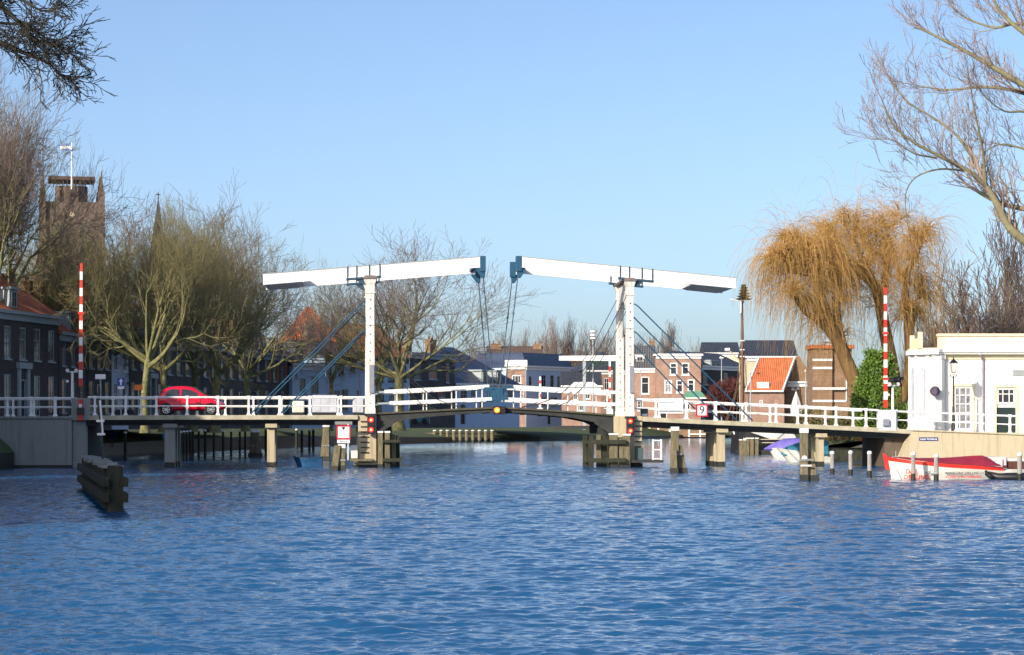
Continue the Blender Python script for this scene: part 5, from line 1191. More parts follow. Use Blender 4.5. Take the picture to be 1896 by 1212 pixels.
# ------ church tower with flag, spire, lamps, far drawbridge
D = 400.0; k = D / F; ch = empty('church_tower', (XX(120, D), D + 6, 0), R(12), 'brown stone church tower with pinnacles and a flat overhanging roof, behind the trees at left', 'church tower')
zt, zs = ZZ(330, D), ZZ(372, D); hw_ = 5.0
MB().box(-hw_, hw_, -hw_, hw_, 1, zs).build('shaft', 'stone', ch)
m = MB()
for sx in (-1, 1):
    for sy in (-1, 1):
        m.taper(sx * hw_, sy * hw_, 1, zs - 8, .95, .95, .8, .8); m.taper(sx * hw_, sy * hw_, zs - 8 + .002, zs + 2.0, .6, .6, .55, .55)
m.build('buttresses', 'stone', ch)
for f in ((-hw_, -hw_), (0, -hw_), (hw_, -hw_), (hw_, 0), (hw_, hw_), (-hw_, hw_), (-hw_, 0)):
    q = MB(); h_ = 4.0 if f[0] and f[1] else 3.2; q.taper(f[0], f[1], zs + 1.5, zs + 1.5 + h_, .45, .45, .04, .04); q.build('pinnacle', 'stone', ch)
m = MB(); n = 8; pts = [(3.0 * math.cos(2 * math.pi * (i + .5) / n), 2.9 * math.sin(2 * math.pi * (i + .5) / n)) for i in range(n)]; m.v = [(x, y, zs) for x, y in pts] + [(x, y, zt - .9) for x, y in pts]; m.face(list(range(n))[::-1]); m.face(range(n, 2 * n))
for i in range(n): j = (i + 1) % n; m.face((i, j, n + j, n + i))
m.build('octagon', 'stone', ch)
for i in range(n):
    m = MB(); a = 2 * math.pi * i / n; m.bar((2.6 * math.cos(a), 2.72 * math.sin(a), zs + 1.2), (2.6 * math.cos(a), 2.6 * math.sin(a), zt - 1.6), .35, .6); m.build('louvre', 'black', ch)
m = MB()
for i in range(20): a = 2 * math.pi * i / 20; m.box(2.5 * math.cos(a) - .06, 2.5 * math.cos(a) + .06, 2.5 * math.sin(a) - .06, 2.5 * math.sin(a) + .06, zt - .899, zt - .01)
m.build('gallery_posts', 'rail', ch)
MB().box(-4.0, 4.0, -4.0, 4.0, zt, zt + .6).build('roof_platform', mat('brown_copper', (.09, .055, .045), .6), ch)
for z in (zs - 9, zs - 17):
    for x in (-2.2, 2.2): MB().box(x - .8, x + .8, -hw_ - .06, -hw_ - .003, z, z + 5).build('belfry_opening', 'darksteel', ch)
MB().disc((0, zs - 2.2), .45, -hw_ - .12, -hw_ - .003, 20).build('clock_face', 'cream', ch)
fx = XX(132, D - 1); fp = empty('flagpole', (fx, D - 0.6, zs + 3), 0, 'white flagpole on the church tower flying a flag', 'flagpole')
MB().tube([(0, 0, -1), (0, 0, ZZ(263, D) - zs - 3)], [.16, .09], 8).build('pole', 'rail', fp)
m = MB(); zf = ZZ(266, D) - zs - 3; nseg = 8
for r_ in range(3):
    m.mi(r_ % 2)
    for i in range(nseg):
        x0, x1 = -i * .25, -(i + 1) * .25; y = lambda x: .15 * math.sin(-x * 4); z0, z1 = zf - r_ * .43, zf - (r_ + 1) * .43
        m.poly([(x1, y(x1), z1 - .05 * (x1 < -1)), (x0, y(x0), z1), (x0, y(x0), z0), (x1, y(x1), z0 - .05 * (x1 < -1))])
m.build('flag', [mat('flag_blue', (.12, .20, .42), .7), 'signwhite'], fp)
D = 420; sp = empty('church_spire', (XX(293, D), D, 0), 0, 'thin dark church spire with a cross, seen through bare branches', 'spire')
m = MB(); m.taper(0, 0, 1, ZZ(470, D), 1.6, 1.6, 1.4, 1.4); m.taper(0, 0, ZZ(470, D) + .01, ZZ(372, D), 1.3, 1.3, .12, .12); m.build('steeple', 'slate', sp)
m = MB(); m.tube([(0, 0, ZZ(372, D)), (0, 0, ZZ(356, D))], .09, 6); m.box(-.4, .4, -.06, .06, ZZ(361, D), ZZ(360, D) + .1); m.build('cross', 'black', sp)

# street lamps
def lamp(px, D, ytop, zb_, arms, label, hd=.55):
    o = empty('street_lamp', (XX(px, D), D, zb_), 0, label, 'street lamp'); H = ZZ(ytop, D) - zb_
    MB().tube([(0, 0, 0), (0, 0, H)], [.09, .05], 8).build('pole', 'greytrim', o)
    for (dx, dz) in arms:
        MB().tube([(0, 0, H - .05), (dx, 0, H + dz)], .04, 6).build('arm', 'greytrim', o)
        MB().tube([(dx - hd * .5, 0, H + dz), (dx - hd * .25, 0, H + dz + .06), (dx + hd * .5, 0, H + dz)], [.08, .17, .08], 8).build('lamp_head', 'rail', o)
lamp(578, 225, 660, g, [(.9, -.05)], 'tall lamp with one white head beside the left bridge braces', .95)
lamp(666, 226, 672, g, [(0, .0)], 'slim lamp post with a small white head left of the left tower', .4)
lamp(758, 235, 657, g, [(-.5, .0)], 'lamp with a white head at the mossy tree right of the left tower', .5)
lamp(8, 150, 572, 2.6, [(.3, .3), (.5, -.2), (-.5, .35)], 'lamp with three white heads at the far left edge', .35)
lamp(1336, 300, 664, 2, [(0, 0.1)], 'thin lamp post with a white head in front of the dark dormer house', .5)
lamp(1390, 200, 690, 1.9, [(0, 0)], 'plain white pole left of the orange-roofed house', .12)
lamp(1492, 190, 688, 1.9, [(0, 0)], 'plain white pole in front of the brown brick gable', .12)
lamp(1186, 240, 686, 1.9, [(0, 0)], 'thin grey pole just right of the right tower', .1)
o = empty('street_lamp', (XX(1372, 215), 215, 1.9), 0, 'lamp with a long slanting arm left of the barge mast', 'street lamp'); H = ZZ(668, 215) - 1.9
MB().tube([(0, 0, 0), (-.1, 0, H), (-1.1, 0, H + 1.0)], [.12, .09, .06], 8).build('pole', 'quay', o); MB().tube([(-1.5, 0, H + 1.05), (-1.05, 0, H + 1.05)], [.14, .18], 8).build('lamp_head', 'rail', o)
# white tiered lamp on a tall mast
D = 300; o = empty('light_mast', (XX(1098, D), D, 2), 0, 'tall thin mast carrying a white tiered lamp above the bare far trees', 'lamp mast')
MB().tube([(0, 0, 0), (0, 0, ZZ(628, D) - 2)], [.12, .07], 8).build('mast', 'greytrim', o)
for i, y in enumerate((611, 617.5, 623.5)):
    z = ZZ(y + 4.5, D) - 2; MB().tube([(0, 0, z), (0, 0, z + .06), (0, 0, z + .28)], [.30, .42, .30], 16).build('lamp_tier', 'rail', o)
# second drawbridge far away
D = 296; k = D / F; fb = empty('drawbridge', (XX(1035, D), D, 0), 0, 'small distant white and green drawbridge seen left of the right tower', 'bridge')
m = MB(); m.prism([(0, ZZ(667, D)), (105 * k, ZZ(668, D)), (105 * k, ZZ(657.5, D)), (0, ZZ(658.5, D))], 0, .4); m.build('balance_beam', 'beamwhite', fb)
m = MB(); m.prism([(60 * k, ZZ(668.5, D)), (104 * k, ZZ(671, D)), (104 * k, ZZ(658, D)), (60 * k, ZZ(659, D))], .41, 3.2); m.build('counterweight', mat('green_grey_paint', (.10, .17, .18), .6), fb)
gm = mat('dark_green_paint', (.012, .04, .035), .6)
for x in (47, 103): MB().box(x * k - .2, x * k + .2, .1, .5, 1.8, ZZ(668.5, D)).build('column', 'greytrim' if x < 60 else gm, fb)
m = MB(); m.bar((47 * k, .3, ZZ(668, D) - .1), (103 * k, .3, ZZ(668, D) - .1), .3, .35); m.bar((60 * k, .3, ZZ(670, D)), (80 * k, .3, ZZ(678, D)), .15, .2); m.bar((80 * k, .3, ZZ(678, D)), (100 * k, .3, ZZ(672, D)), .15, .2); m.bar((45 * k, .3, ZZ(710, D)), (62 * k, .3, ZZ(676, D)), .12, .15); m.build('portal_head', gm, fb)
MB().box(-1, 9, 0, .3, 1.9, 2.3).build('deck', 'darksteel', fb)
def far_barrier(px, D, y0, y1, label):
    o = empty('barrier', (XX(px, D), D, ZZ(y1, D)), 0, label, 'barrier', None); H = (y1 - y0) * D / F; n = 9; m = MB()
    for i in range(n): m.mi(i % 2); m.box(-.12, .12, -.05, .05, H * i / n, H * (i + 1) / n)
    m.build('boom', ['stripewhite', 'red'], o); MB().box(-.4, .4, -.2, .3, -.9, -.001).build('cabinet', 'rail', o)
far_barrier(1129, 285, 668, 757, 'distant red and white barrier boom just left of the right tower')
far_barrier(1000, 300, 697, 755, 'distant red and white post in front of the pale blue-grey house')
# things on the far quay seen through the bridge railings
def umbrella():
    D = 185; o = empty('closed_parasol', (XX(1474, D), D, 1.9), 0, 'closed white parasol standing behind the right railing', 'parasol'); z0, z1 = ZZ(768, D) - 1.9, ZZ(724, D) - 1.9
    MB().tube([(0, 0, 0), (0, 0, z1 + .15)], .04, 6).build('pole', 'wood', o)
    m = MB(); n = 12; rs = [(z0, .40), (z0 + .5, .42), (z0 + 1.1, .28), (z1 - .2, .09), (z1, .03)]
    for z, r in rs: m.v += [(r * (1 + .18 * (i % 2)) * math.cos(2 * math.pi * i / n), r * (1 + .18 * (i % 2)) * math.sin(2 * math.pi * i / n), z) for i in range(n)]
    for a in range(len(rs) - 1):
        for i in range(n): j = (i + 1) % n; m.face((a * n + i, a * n + j, a * n + n + j, a * n + n + i))
    m.build('canopy', 'tarpwhite', o)
umbrella()
def parked(px, D, w_px, h_px, base, c, label, z=1.95):
    k = D / F; L = w_px * k; H = h_px * k; o = empty('parked_car', (XX(px, D), D, z), 0, label, 'car')
    m = MB(); m.prism([(0, .25), (L, .25), (L, H * .55), (L * .96, H * .62), (L * .78, H * .66), (L * .04, H * .66), (0, H * .55)], 0, 1.7); m.build('body', c, o, bevel=.08)
    m = MB(); m.hexa([(L * .06, .1, H * .66 + .002), (L * .76, .1, H * .66 + .002), (L * .76, 1.6, H * .66 + .002), (L * .06, 1.6, H * .66 + .002), (L * .16, .25, H), (L * .6, .25, H), (L * .6, 1.45, H), (L * .16, 1.45, H)]); m.build('windows', 'glass', o)
    for f in (.2, .8): MB().disc((L * f, .3), .3, -.03, .25, 16).build('wheel', 'tyre', o)
parked(762, 235, 30, 21, 765, 'teal', 'dark blue-green parked car seen under the left leaf rails', 2.45)
parked(1096, 300, 22, 16, 765, 'boatred', 'small parked red car left of the right tower', 2.5)
parked(1128, 298, 20, 15, 765, 'boatwhite', 'small parked white car beside the distant barrier', 2.5)
parked(205, 160, 60, 26, 770, 'darkblue', 'dark blue parked car behind the blue arrow sign', 2.55)
parked(60, 156, 55, 26, 770, 'black', 'black parked car behind the left quay railing', 2.55)
# off-frame houses on the near left bank (they cast the shade over the left quay)
for i, (x, y, L, H, lb) in enumerate(((-35, 28, 25, 21.0, 'brick house beside the water left of the view'), (-35, 54, 24, 20.0, 'tall brick house with orange roof left of the view, near the jetty'), (-34.5, 96, 28, 16.0, 'brick house nearest the left quay, outside the view'), (-50, 104, 30, 20, 'high brick block behind the left quay, outside the view'))):
    o = empty('house', (x, y, 0), R(90), lb, 'house'); wins = rowwins(L, 6, [(3.2, 2.2), (6.6, 1.9), (10.0, 1.8)], 1.1)
    wall_mesh(L, 1.8, H - 2, [(a - c / 2, a + c / 2, b, b + d) for a, b, c, d in wins], back=9).build('wall', 'brickgrey', o)
    for a, b, c, d in wins: window(o, a, b, c, d)
    roof_mesh('eaves', L, 9, H - 2, 4).build('roof', 'orange' if i == 1 else 'slate', o)
# ---------------------------------------------------------------- vegetation
def seg_mesh(name, P0, P1, R0, R1, n, m):
    P0, P1, R0, R1 = map(np.asarray, (P0, P1, R0, R1)); N = len(P0)
    d = P1 - P0; L = np.linalg.norm(d, axis=1, keepdims=True); d = d / np.maximum(L, 1e-6)
    ref = np.where(np.abs(d[:, 2:3]) < 0.9, np.array([[0, 0, 1.0]]), np.array([[0, 1.0, 0]]))
    u = np.cross(d, ref); u /= np.maximum(np.linalg.norm(u, axis=1, keepdims=True), 1e-6); v = np.cross(d, u)
    V = np.zeros((N, 2, n, 3), np.float32)
    for k in range(n):
        a = 2 * math.pi * k / n; o = u * math.cos(a) + v * math.sin(a)
        V[:, 0, k] = P0 + o * R0[:, None]; V[:, 1, k] = P1 + o * R1[:, None]
    base = (np.arange(N) * 2 * n)[:, None]; q = []
    for k in range(n):
        j = (k + 1) % n; q.append(np.concatenate([base + k, base + j, base + n + j, base + n + k], 1))
    Fq = np.stack(q, 1).reshape(-1, 4).astype(np.int32)
    me = bpy.data.meshes.new(name); me.vertices.add(N * 2 * n); me.vertices.foreach_set('co', V.reshape(-1))
    nf = len(Fq); me.loops.add(nf * 4); me.polygons.add(nf); me.loops.foreach_set('vertex_index', Fq.reshape(-1))
    me.polygons.foreach_set('loop_start', np.arange(0, nf * 4, 4, dtype=np.int32)); me.polygons.foreach_set('loop_total', np.full(nf, 4, np.int32))
    me.polygons.foreach_set('use_smooth', np.ones(nf, bool))
    me.materials.append(M[m] if isinstance(m, str) else m); me.update(calc_edges=True); return me

class Tree:
    def __init__(s, seed, keep=0.50): s.keep = keep; s.r = random.Random(seed); s.thick = []; s.thin = []
    def rv(s):
        while True:
            v = Vector((s.r.uniform(-1, 1), s.r.uniform(-1, 1), s.r.uniform(-1, 1)))
            if 0.05 < v.length < 1: return v.normalized()
    def branch(s, p, d, L, r, lvl, mx, up=0.12, wander=0.22, kids=3, rmin=0.012, ratio=0.66, ang=(25, 60), cut=2, trop=None, env=None):
        rr = s.r; ns = 4 if lvl < mx else 3; d = d.normalized(); pts = [p]; sl = L / ns
        r_end = max(rmin, r * 0.55)
        for i in range(ns):
            w_ = wander * (1.0 if lvl else 0.4)
            d = (d + s.rv() * w_ + Vector((0, 0, up)) + (trop if trop else Vector((0, 0, 0)))).normalized()
            q = pts[-1] + d * sl
            if env and lvl > 1 and not env(q): break
            r0 = r + (r_end - r) * i / ns; r1 = r + (r_end - r) * (i + 1) / ns
            (s.thick if lvl <= cut else s.thin).append((pts[-1], q, max(r0, rmin), max(r1, rmin)))
            pts.append(q)
            if lvl < mx and (i > 0 or lvl > 0) and (lvl < 3 or rr.random() < s.keep):
                nk = kids if i == ns - 1 else (1 if lvl < 2 and i < 2 else max(1, kids - 1))
                for _ in range(nk):
                    a = R(rr.uniform(*ang)); ax = d.cross(s.rv()).normalized()
                    nd = Matrix.Rotation(a, 3, ax) @ d
                    s.branch(q, nd, L * ratio * rr.uniform(0.75, 1.15), max(rmin, r1 * rr.uniform(0.5, 0.72)), lvl + 1, mx, up, wander, kids, rmin, ratio, ang, cut, trop, env)
    def path(s, pts, r0, r1, lst=None):
        n = len(pts) - 1
        # smooth with catmull-rom
        out = []
        for i in range(n):
            a, b, c, d = pts[max(i - 1, 0)], pts[i], pts[i + 1], pts[min(i + 2, n)]
            for k in range(4):
                t = k / 4; out.append(0.5 * ((2 * b) + (c - a) * t + (2 * a - 5 * b + 4 * c - d) * t * t + (3 * b - a - 3 * c + d) * t ** 3))
        out.append(pts[-1]); m_ = len(out) - 1
        for i in range(m_):
            f0, f1 = i / m_, (i + 1) / m_; (s.thick if lst is None else lst).append((out[i], out[i + 1], r0 + (r1 - r0) * f0, r0 + (r1 - r0) * f1))
        return out
    def meshes(s, nm, bark, twig, n1=7, n2=3):
        A = s.thick; Bt = s.thin
        t = seg_mesh('trunk', [x[0] for x in A], [x[1] for x in A], [x[2] for x in A], [x[3] for x in A], n1, bark)
        c = seg_mesh('crown', [x[0] for x in Bt], [x[1] for x in Bt], [x[2] for x in Bt], [x[3] for x in Bt], n2, twig)
        return t, c
def add_tree(nm, meshes, loc, rz, sc_, label, group=None, cat='tree', tw=None, bk=None):
    o = empty(nm, loc, rz, label, cat, group); o.scale = sc_ if isinstance(sc_, tuple) else (sc_, sc_, sc_)
    t = link('trunk', meshes[0], o); c = link('crown', meshes[1], o)
    for ob, mm in ((t, bk), (c, tw)):
        if mm: ob.material_slots[0].link = 'OBJECT'; ob.material_slots[0].material = M[mm]
    return o
# broad plane trees: unit height about 15 m
def plane(seed, th=4.2, limbs=6, spread=55, L=4.7, mx=5, r=0.36, kids=2, up=0.10, rmin=.0095, keep=.5):
    t = Tree(seed, keep); rr = t.r; p = Vector((0, 0, -0.3)); top = Vector((rr.uniform(-.3, .3), rr.uniform(-.3, .3), th))
    mid = p.lerp(top, .5) + Vector((rr.uniform(-.15, .15), rr.uniform(-.15, .15), 0))
    t.thick += [(p, mid, r * 1.15, r * .95), (mid, top, r * .95, r * .9), (p - Vector((0, 0, .3)), p + Vector((0, 0, .5)), r * 1.6, r * 1.1)]
    for i in range(limbs):
        a = 2 * math.pi * (i + rr.uniform(-.25, .25)) / limbs; e = R(rr.uniform(18, spread + 12)) if i else R(8)
        d = Vector((math.cos(a) * math.sin(e), math.sin(a) * math.sin(e), math.cos(e)))
        t.branch(top - Vector((0, 0, rr.uniform(0, .7))), d, L * rr.uniform(.85, 1.15), r * rr.uniform(.42, .6), 0, mx, up, .20, kids, rmin, .70, (18, 52), 2)
    return t
PL = []
for sd in (11, 23, 37, 41, 59):
    t = plane(sd, th=3.4 + (sd % 3) * .5, limbs=7 + sd % 3, spread=74, up=.075, keep=.44); PL.append(t.meshes('p', 'bark', 'twig')); 
    if sd == 11: print('segs', len(t.thick), len(t.thin), 'h', max(x[1].z for x in t.thin), 'r', max(math.hypot(x[1].x, x[1].y) for x in t.thin))
PL.append(plane(71, th=4.5, limbs=9, spread=60, up=.08, keep=.62).meshes('p', 'bark', 'twig'))
PL.append(plane(83, th=3.9, limbs=7, spread=66, up=.08, keep=.30).meshes('p', 'bark', 'twig'))
PH = []
def mh(ms): 
    c = np.empty(len(ms[1].vertices) * 3, np.float32); ms[1].vertices.foreach_get('co', c); return float(np.percentile(c[2::3], 99.7))
PH = [mh(x) for x in PL]
def ptree(i, px, D, ytop, label, zb=2.5, rz=0, wx=1.0, tw=None, group='bare plane trees along the left bank'):
    H = ZZ(ytop, D) - zb; s = H / PH[i]; add_tree('plane_tree', PL[i], (XX(px, D), D, zb), R(rz), (s * wx, s * wx, s), label, group, tw=tw)
ptree(5, -22, 148, 92, 'tallest bare tree at the left edge, rising far above the church tower', rz=20, wx=.60, tw='greytwig')
ptree(5, -45, 158, 150, 'bare tree cut by the left edge of the photo below the dark near branches', rz=130, wx=.6)
ptree(1, 97, 165, 395, 'bare mossy tree in front of the church tower', rz=70, wx=.75)
ptree(2, 132, 176, 405, 'bare tree directly behind the left barrier boom', rz=140, wx=.8)
ptree(3, 166, 172, 415, 'bare tree just right of the left barrier boom', rz=200, wx=.75)
ptree(4, 268, 153, 385, 'thick pale-trunked bare tree just left of the red car', rz=250, wx=.68)
ptree(0, 302, 163, 372, 'mossy-trunked bare tree above the back of the red car', rz=300, wx=.72)
ptree(1, 358, 176, 385, 'slim pale-trunked bare tree above the middle of the red car', rz=10, wx=.75)
ptree(2, 398, 170, 395, 'forked mossy orange-barked tree above the front of the red car', rz=95, wx=.8)
ptree(3, 455, 192, 432, 'bare tree with a split trunk right of the red car, crown below the left beam', rz=160, wx=.74, tw='greytwig')
ptree(6, 612, 222, 468, 'bare tree between the blue braces and the left tower', rz=215, wx=.5)
ptree(6, 703, 232, 490, 'slim bare tree directly behind the left white tower', rz=30, wx=.8, tw='greytwig')
ptree(0, 738, 216, 432, 'wide bare tree with a mossy forked trunk right of the left tower', rz=280, wx=1.22, tw='greytwig')
ptree(3, 222, 200, 352, 'bare grey tree far behind the blue arrow sign', rz=75, tw='greytwig')
ptree(6, 385, 215, 402, 'bare grey tree in the second row right of the red car', rz=65, wx=.6, tw='greytwig')
ptree(2, 345, 205, 380, 'bare grey tree in the second row behind the red car', rz=15, tw='greytwig')
ptree(1, 30, 185, 470, 'bare tree in the second row between the left edge and the church', rz=190)
# distant sparse trees
def sparse(seed, up=.35, L=3.4, mx=4, r=.2, th=3.5, spread=30):
    t = Tree(seed); rr = t.r; top = Vector((0, 0, th)); t.thick.append((Vector((0, 0, -.3)), top, r * 1.1, r))
    for i in range(6):
        a = 2 * math.pi * i / 6 + rr.random(); e = R(rr.uniform(10, spread + 20)); d = Vector((math.cos(a) * math.sin(e), math.sin(a) * math.sin(e), math.cos(e)))
        t.branch(top - Vector((0, 0, rr.uniform(0, 1.6))), d, L * rr.uniform(.8, 1.3), r * .5, 0, mx, up, .2, 2, .02, .72, (18, 48), 1)
    t.branch(top, Vector((0, 0, 1)), L * 1.3, r * .7, 0, mx, .3, .12, 2, .02, .72, (18, 45), 1)
    return t.meshes('s', 'twig', 'greytwig', 5, 3)
SP = [sparse(5), sparse(8, up=.5, spread=14, L=4.2), sparse(13, up=.2, spread=45)]; SH = [mh(x) for x in SP]
far = [(905, 640, 2), (942, 612, 0), (968, 606, 1), (1000, 616, 0), (1022, 590, 1), (1055, 583, 1), (1078, 610, 0), (1110, 606, 2), (1140, 604, 2), (1195, 618, 0), (1258, 590, 2), (1232, 628, 0), (1290, 632, 0), (880, 628, 0), (1165, 600, 2)]
flb = ['low bare tree behind the big slate roof', 'bare tree above the brown-roofed block', 'slender bare tree left of the navy slate roof', 'bare tree directly above the navy slate roof', 'poplar-like bare tree right of the navy slate roof', 'tall slender bare tree left of the tiered lamp', 'bare tree just left of the tiered lamp', 'bare tree just right of the tiered lamp', 'bare bushy tree touching the left side of the right tower', 'bare tree behind the right tower braces', 'broad bare tree above the three-storey brick house', 'small bare tree left of the broad one above the brick house', 'small bare tree right of the broad one above the brick house', 'small bare tree above the slate-roofed house chimneys', 'bare bushy tree right behind the right tower']
for (px, yt, i), lb in zip(far, flb):
    D = 430; H = ZZ(yt, D) - 2; s = H / SH[i]; add_tree('bare_tree', SP[i], (XX(px, D), D + (px % 7) * 5, 2), px, (s * (.9 if i != 1 else .6), s * .9, s), lb, 'distant bare trees beyond the houses')
rt = [(1760, 560, 205, 0), (1790, 545, 200, 2), (1850, 412, 180, 2), (1822, 560, 195, 0), (1880, 540, 190, 2), (1915, 470, 200, 0), (1735, 590, 210, 2), (1700, 600, 200, 0), (1895, 600, 175, 2)]
rlb = ['bare tree above the left end of the white pavilion', 'bare dark tree behind the pavilion downpipe', 'tall bare grey tree above the white pavilion under the big near branch', 'bare shrubby tree between the downpipe and the tall grey tree', 'bare tree right of the tall grey tree', 'bare tree cut by the right edge of the photo', 'low bare tree between willow and pavilion', 'low bare tree behind the willow trunk', 'low bare tree behind the pavilion parapet at the right edge']
for (px, yt, D, i), lb in zip(rt, rlb):
    H = ZZ(yt, D) - 1.8; s = H / SH[i]; add_tree('bare_tree', SP[i], (XX(px, D), D, 1.8), px * 2, (s * 1.15, s * 1.15, s), lb, 'bare trees behind the white pavilion')
t = Tree(77)
for i in range(16): t.branch(Vector((t.r.uniform(-.6, .6), t.r.uniform(-.4, .4), 0)), Vector((t.r.uniform(-.5, .5), t.r.uniform(-.4, .4), 1)), 2.2, .06, 0, 3, .1, .2, 3, .03, .65, (20, 50), 0)
ms = t.meshes('r', 'redtwig', 'redtwig', 5, 3); o = empty('red_shrub', (XX(1347, 290), 290, 1.9), 0, 'dense dark red shrub tree in front of the shaded dormer house', 'shrub'); o.scale = (1.1, 1.1, 1.25); link('stems', ms[0], o); link('crown', ms[1], o)

# ---- the big willow
def willow(D, limbs, seed, label, dens=.4, base=None):
    t = Tree(seed); rr = t.r; k = D / F; whips = []
    def strand(p, d, L, r=.012):
        n = 7; q = p.copy(); d = d.normalized(); sl = L / n; g_ = 0.0
        for i in range(n):
            d = (Vector((d.x * .84, d.y * .84, d.z)) + Vector((0, 0, -.40)) + t.rv() * .10).normalized(); nq = q + d * sl
            whips.append((q, nq, r * (1 - .5 * i / n), r * (1 - .5 * (i + 1) / n))); q = nq
            if q.z < 3.2: break
    def spray(p, d, L, r, lvl):
        pts = [p]; dd = d.normalized(); ns = 4
        for i in range(ns):
            dd = (dd + t.rv() * .25 + Vector((0, 0, .10 if lvl == 0 else -.05))).normalized(); q = pts[-1] + dd * L / ns
            (t.thick if lvl == 0 else whips).append((pts[-1], q, max(.02, r * (1 - .6 * i / ns)), max(.02, r * (1 - .6 * (i + 1) / ns)))); pts.append(q)
            if lvl < 2:
                for _ in range(2): spray(q, Matrix.Rotation(R(rr.uniform(20, 60)), 3, dd.cross(t.rv()).normalized()) @ dd, L * rr.uniform(.5, .8), r * .5, lvl + 1)
            if lvl >= 1:
                for _ in range(1 if rr.random() < dens else 0):
                    sd_ = (dd + t.rv() * .8 + Vector((0, 0, rr.uniform(-.1, .7))))
                    strand(q, sd_, rr.uniform(1.0, 4.2) * (1.3 if q.z > 8 else .9), .012)
    for (pp, r0, r1, dy, sl) in limbs:
        pts = [at((x + max(0, 1510 - x) * .3) if x < 1650 else x - (x - 1650) * .2, y if y > 520 else y + (520 - y) * .36, D) + Vector((0, dy * (i / max(1, len(pp) - 1)), 0)) for i, (x, y) in enumerate(pp)]
        out = t.path(pts, r0, r1)
        m_ = len(out)
        for i in range(int(m_ * .42), m_, 3):
            dirn = (out[min(i + 1, m_ - 1)] - out[i - 1]).normalized()
            for _ in range(1):
                spray(out[i], (dirn + t.rv() * .9 + Vector((0, 0, .35))), sl * rr.uniform(.8, 1.3), r1 * .5, 0)
        spray(out[-1], dirn, sl, r1 * .7, 0)
    tops = [w_ for w_ in t.thick if w_[2] < .09 and w_[1].z > 7]
    for _ in range(2600):
        w_ = rr.choice(tops); q = w_[1]; dd = Vector((rr.gauss(0, .45), rr.gauss(0, .45), 1)).normalized(); L = rr.uniform(.3, 1.3)
        for i in range(3):
            q2 = q + dd * L / 3; whips.append((q, q2, .011, .009)); q = q2; dd = (dd + t.rv() * .25).normalized()
    t.thin = whips
    ms = t.meshes('w', 'willowbark', 'willowtwig', 8, 3); b0 = Vector((XX(base, D), D, 1.8))
    o = empty('willow_tree', b0, 0, label, 'tree')
    for nm, me in (('trunk', ms[0]), ('crown', ms[1])): me.transform(Matrix.Translation(-b0)); link(nm, me, o)
    print('willow', len(t.thick), len(whips))
willow(158, [([(1592, 800), (1590, 730), (1572, 680), (1550, 630), (1528, 575), (1510, 520), (1503, 478)], .62, .24, 0, 1.25),
             ([(1503, 478), (1480, 470), (1445, 462), (1415, 458)], .22, .08, -1, .8), ([(1510, 500), (1485, 500), (1450, 490)], .12, .06, 1.5, .8),
             ([(1572, 680), (1555, 610), (1552, 560), (1558, 520), (1545, 470)], .34, .15, 1.5, 1.1),
             ([(1560, 650), (1520, 600), (1480, 580), (1452, 558)], .32, .12, -1.5, .8), ([(1503, 478), (1500, 450), (1478, 425), (1455, 412)], .2, .07, .5, .8)], 5, 'weeping willow with thick leaning limbs, the left one of the orange-brown pair', base=1592, dens=.26)
willow(163, [([(1668, 800), (1655, 700), (1640, 620), (1625, 545), (1606, 490), (1590, 440), (1575, 395)], .6, .13, 0, 1.4),
             ([(1640, 620), (1637, 550), (1645, 480), (1655, 420), (1650, 385)], .3, .10, 1.8, 1.3), ([(1668, 760), (1690, 690), (1686, 600), (1680, 520), (1700, 460), (1712, 420)], .40, .11, -1.0, 1.0),
             ([(1690, 620), (1712, 580), (1722, 540)], .2, .07, 1.5, .8), ([(1625, 545), (1600, 520), (1575, 500)], .18, .08, -1.6, 1.2), ([(1606, 490), (1580, 455), (1560, 420), (1545, 400)], .16, .06, 1.2, 1.1)], 9, 'large weeping willow behind the right barrier, the right one of the orange-brown pair', base=1668, dens=.42)

# ---- big bare tree reaching in from the right, near the viewer
def near_tree(name, D, base, limbs, seed, label, bark, twig, kidL, up, mx, tw_r, trunk=None, n_side=2, ang=(25, 60), lvl0=1, kids=2):
    t = Tree(seed); rr = t.r
    if trunk: t.path([Vector((XX(x, D), D, z)) for x, z in trunk[0]], trunk[1], trunk[2])
    for (pp, r0, r1, dy, rev) in limbs:
        n = len(pp) - 1; pts = [Vector((XX(x, D), D + dy * i / n, ZZ(y, D))) for i, (x, y) in enumerate(pp)]
        out = t.path(pts, r0, r1); m_ = len(out)
        for i in range(2, m_):
            dirn = (out[i] - out[i - 1]).normalized()
            for _ in range(n_side if rr.random() < .8 else 1):
                a = R(rr.uniform(*ang)); nd = Matrix.Rotation(a, 3, dirn.cross(t.rv()).normalized()) @ dirn
                f = i / m_
                t.branch(out[i], nd + Vector((0, 0, up)), kidL * rr.uniform(.5, 1.2) * (1.15 - .5 * f), max(tw_r * 1.6, (r0 + (r1 - r0) * f) * .38), lvl0, mx, up * .35, .16, kids, tw_r, .62, (22, 50), 1)
        t.branch(out[-1], dirn, kidL * .8, r1, lvl0, mx, up * .3, .16, kids, tw_r, .62, (20, 45), 1)
    ms = t.meshes('n', bark, twig, 7, 3); b0 = Vector(base); o = empty(name, b0, 0, label, 'tree')
    for nm, me in (('trunk', ms[0]), ('crown', ms[1])): me.transform(Matrix.Translation(-b0)); link(nm, me, o)
    print(name, len(t.thick), len(t.thin))
Dn = 62
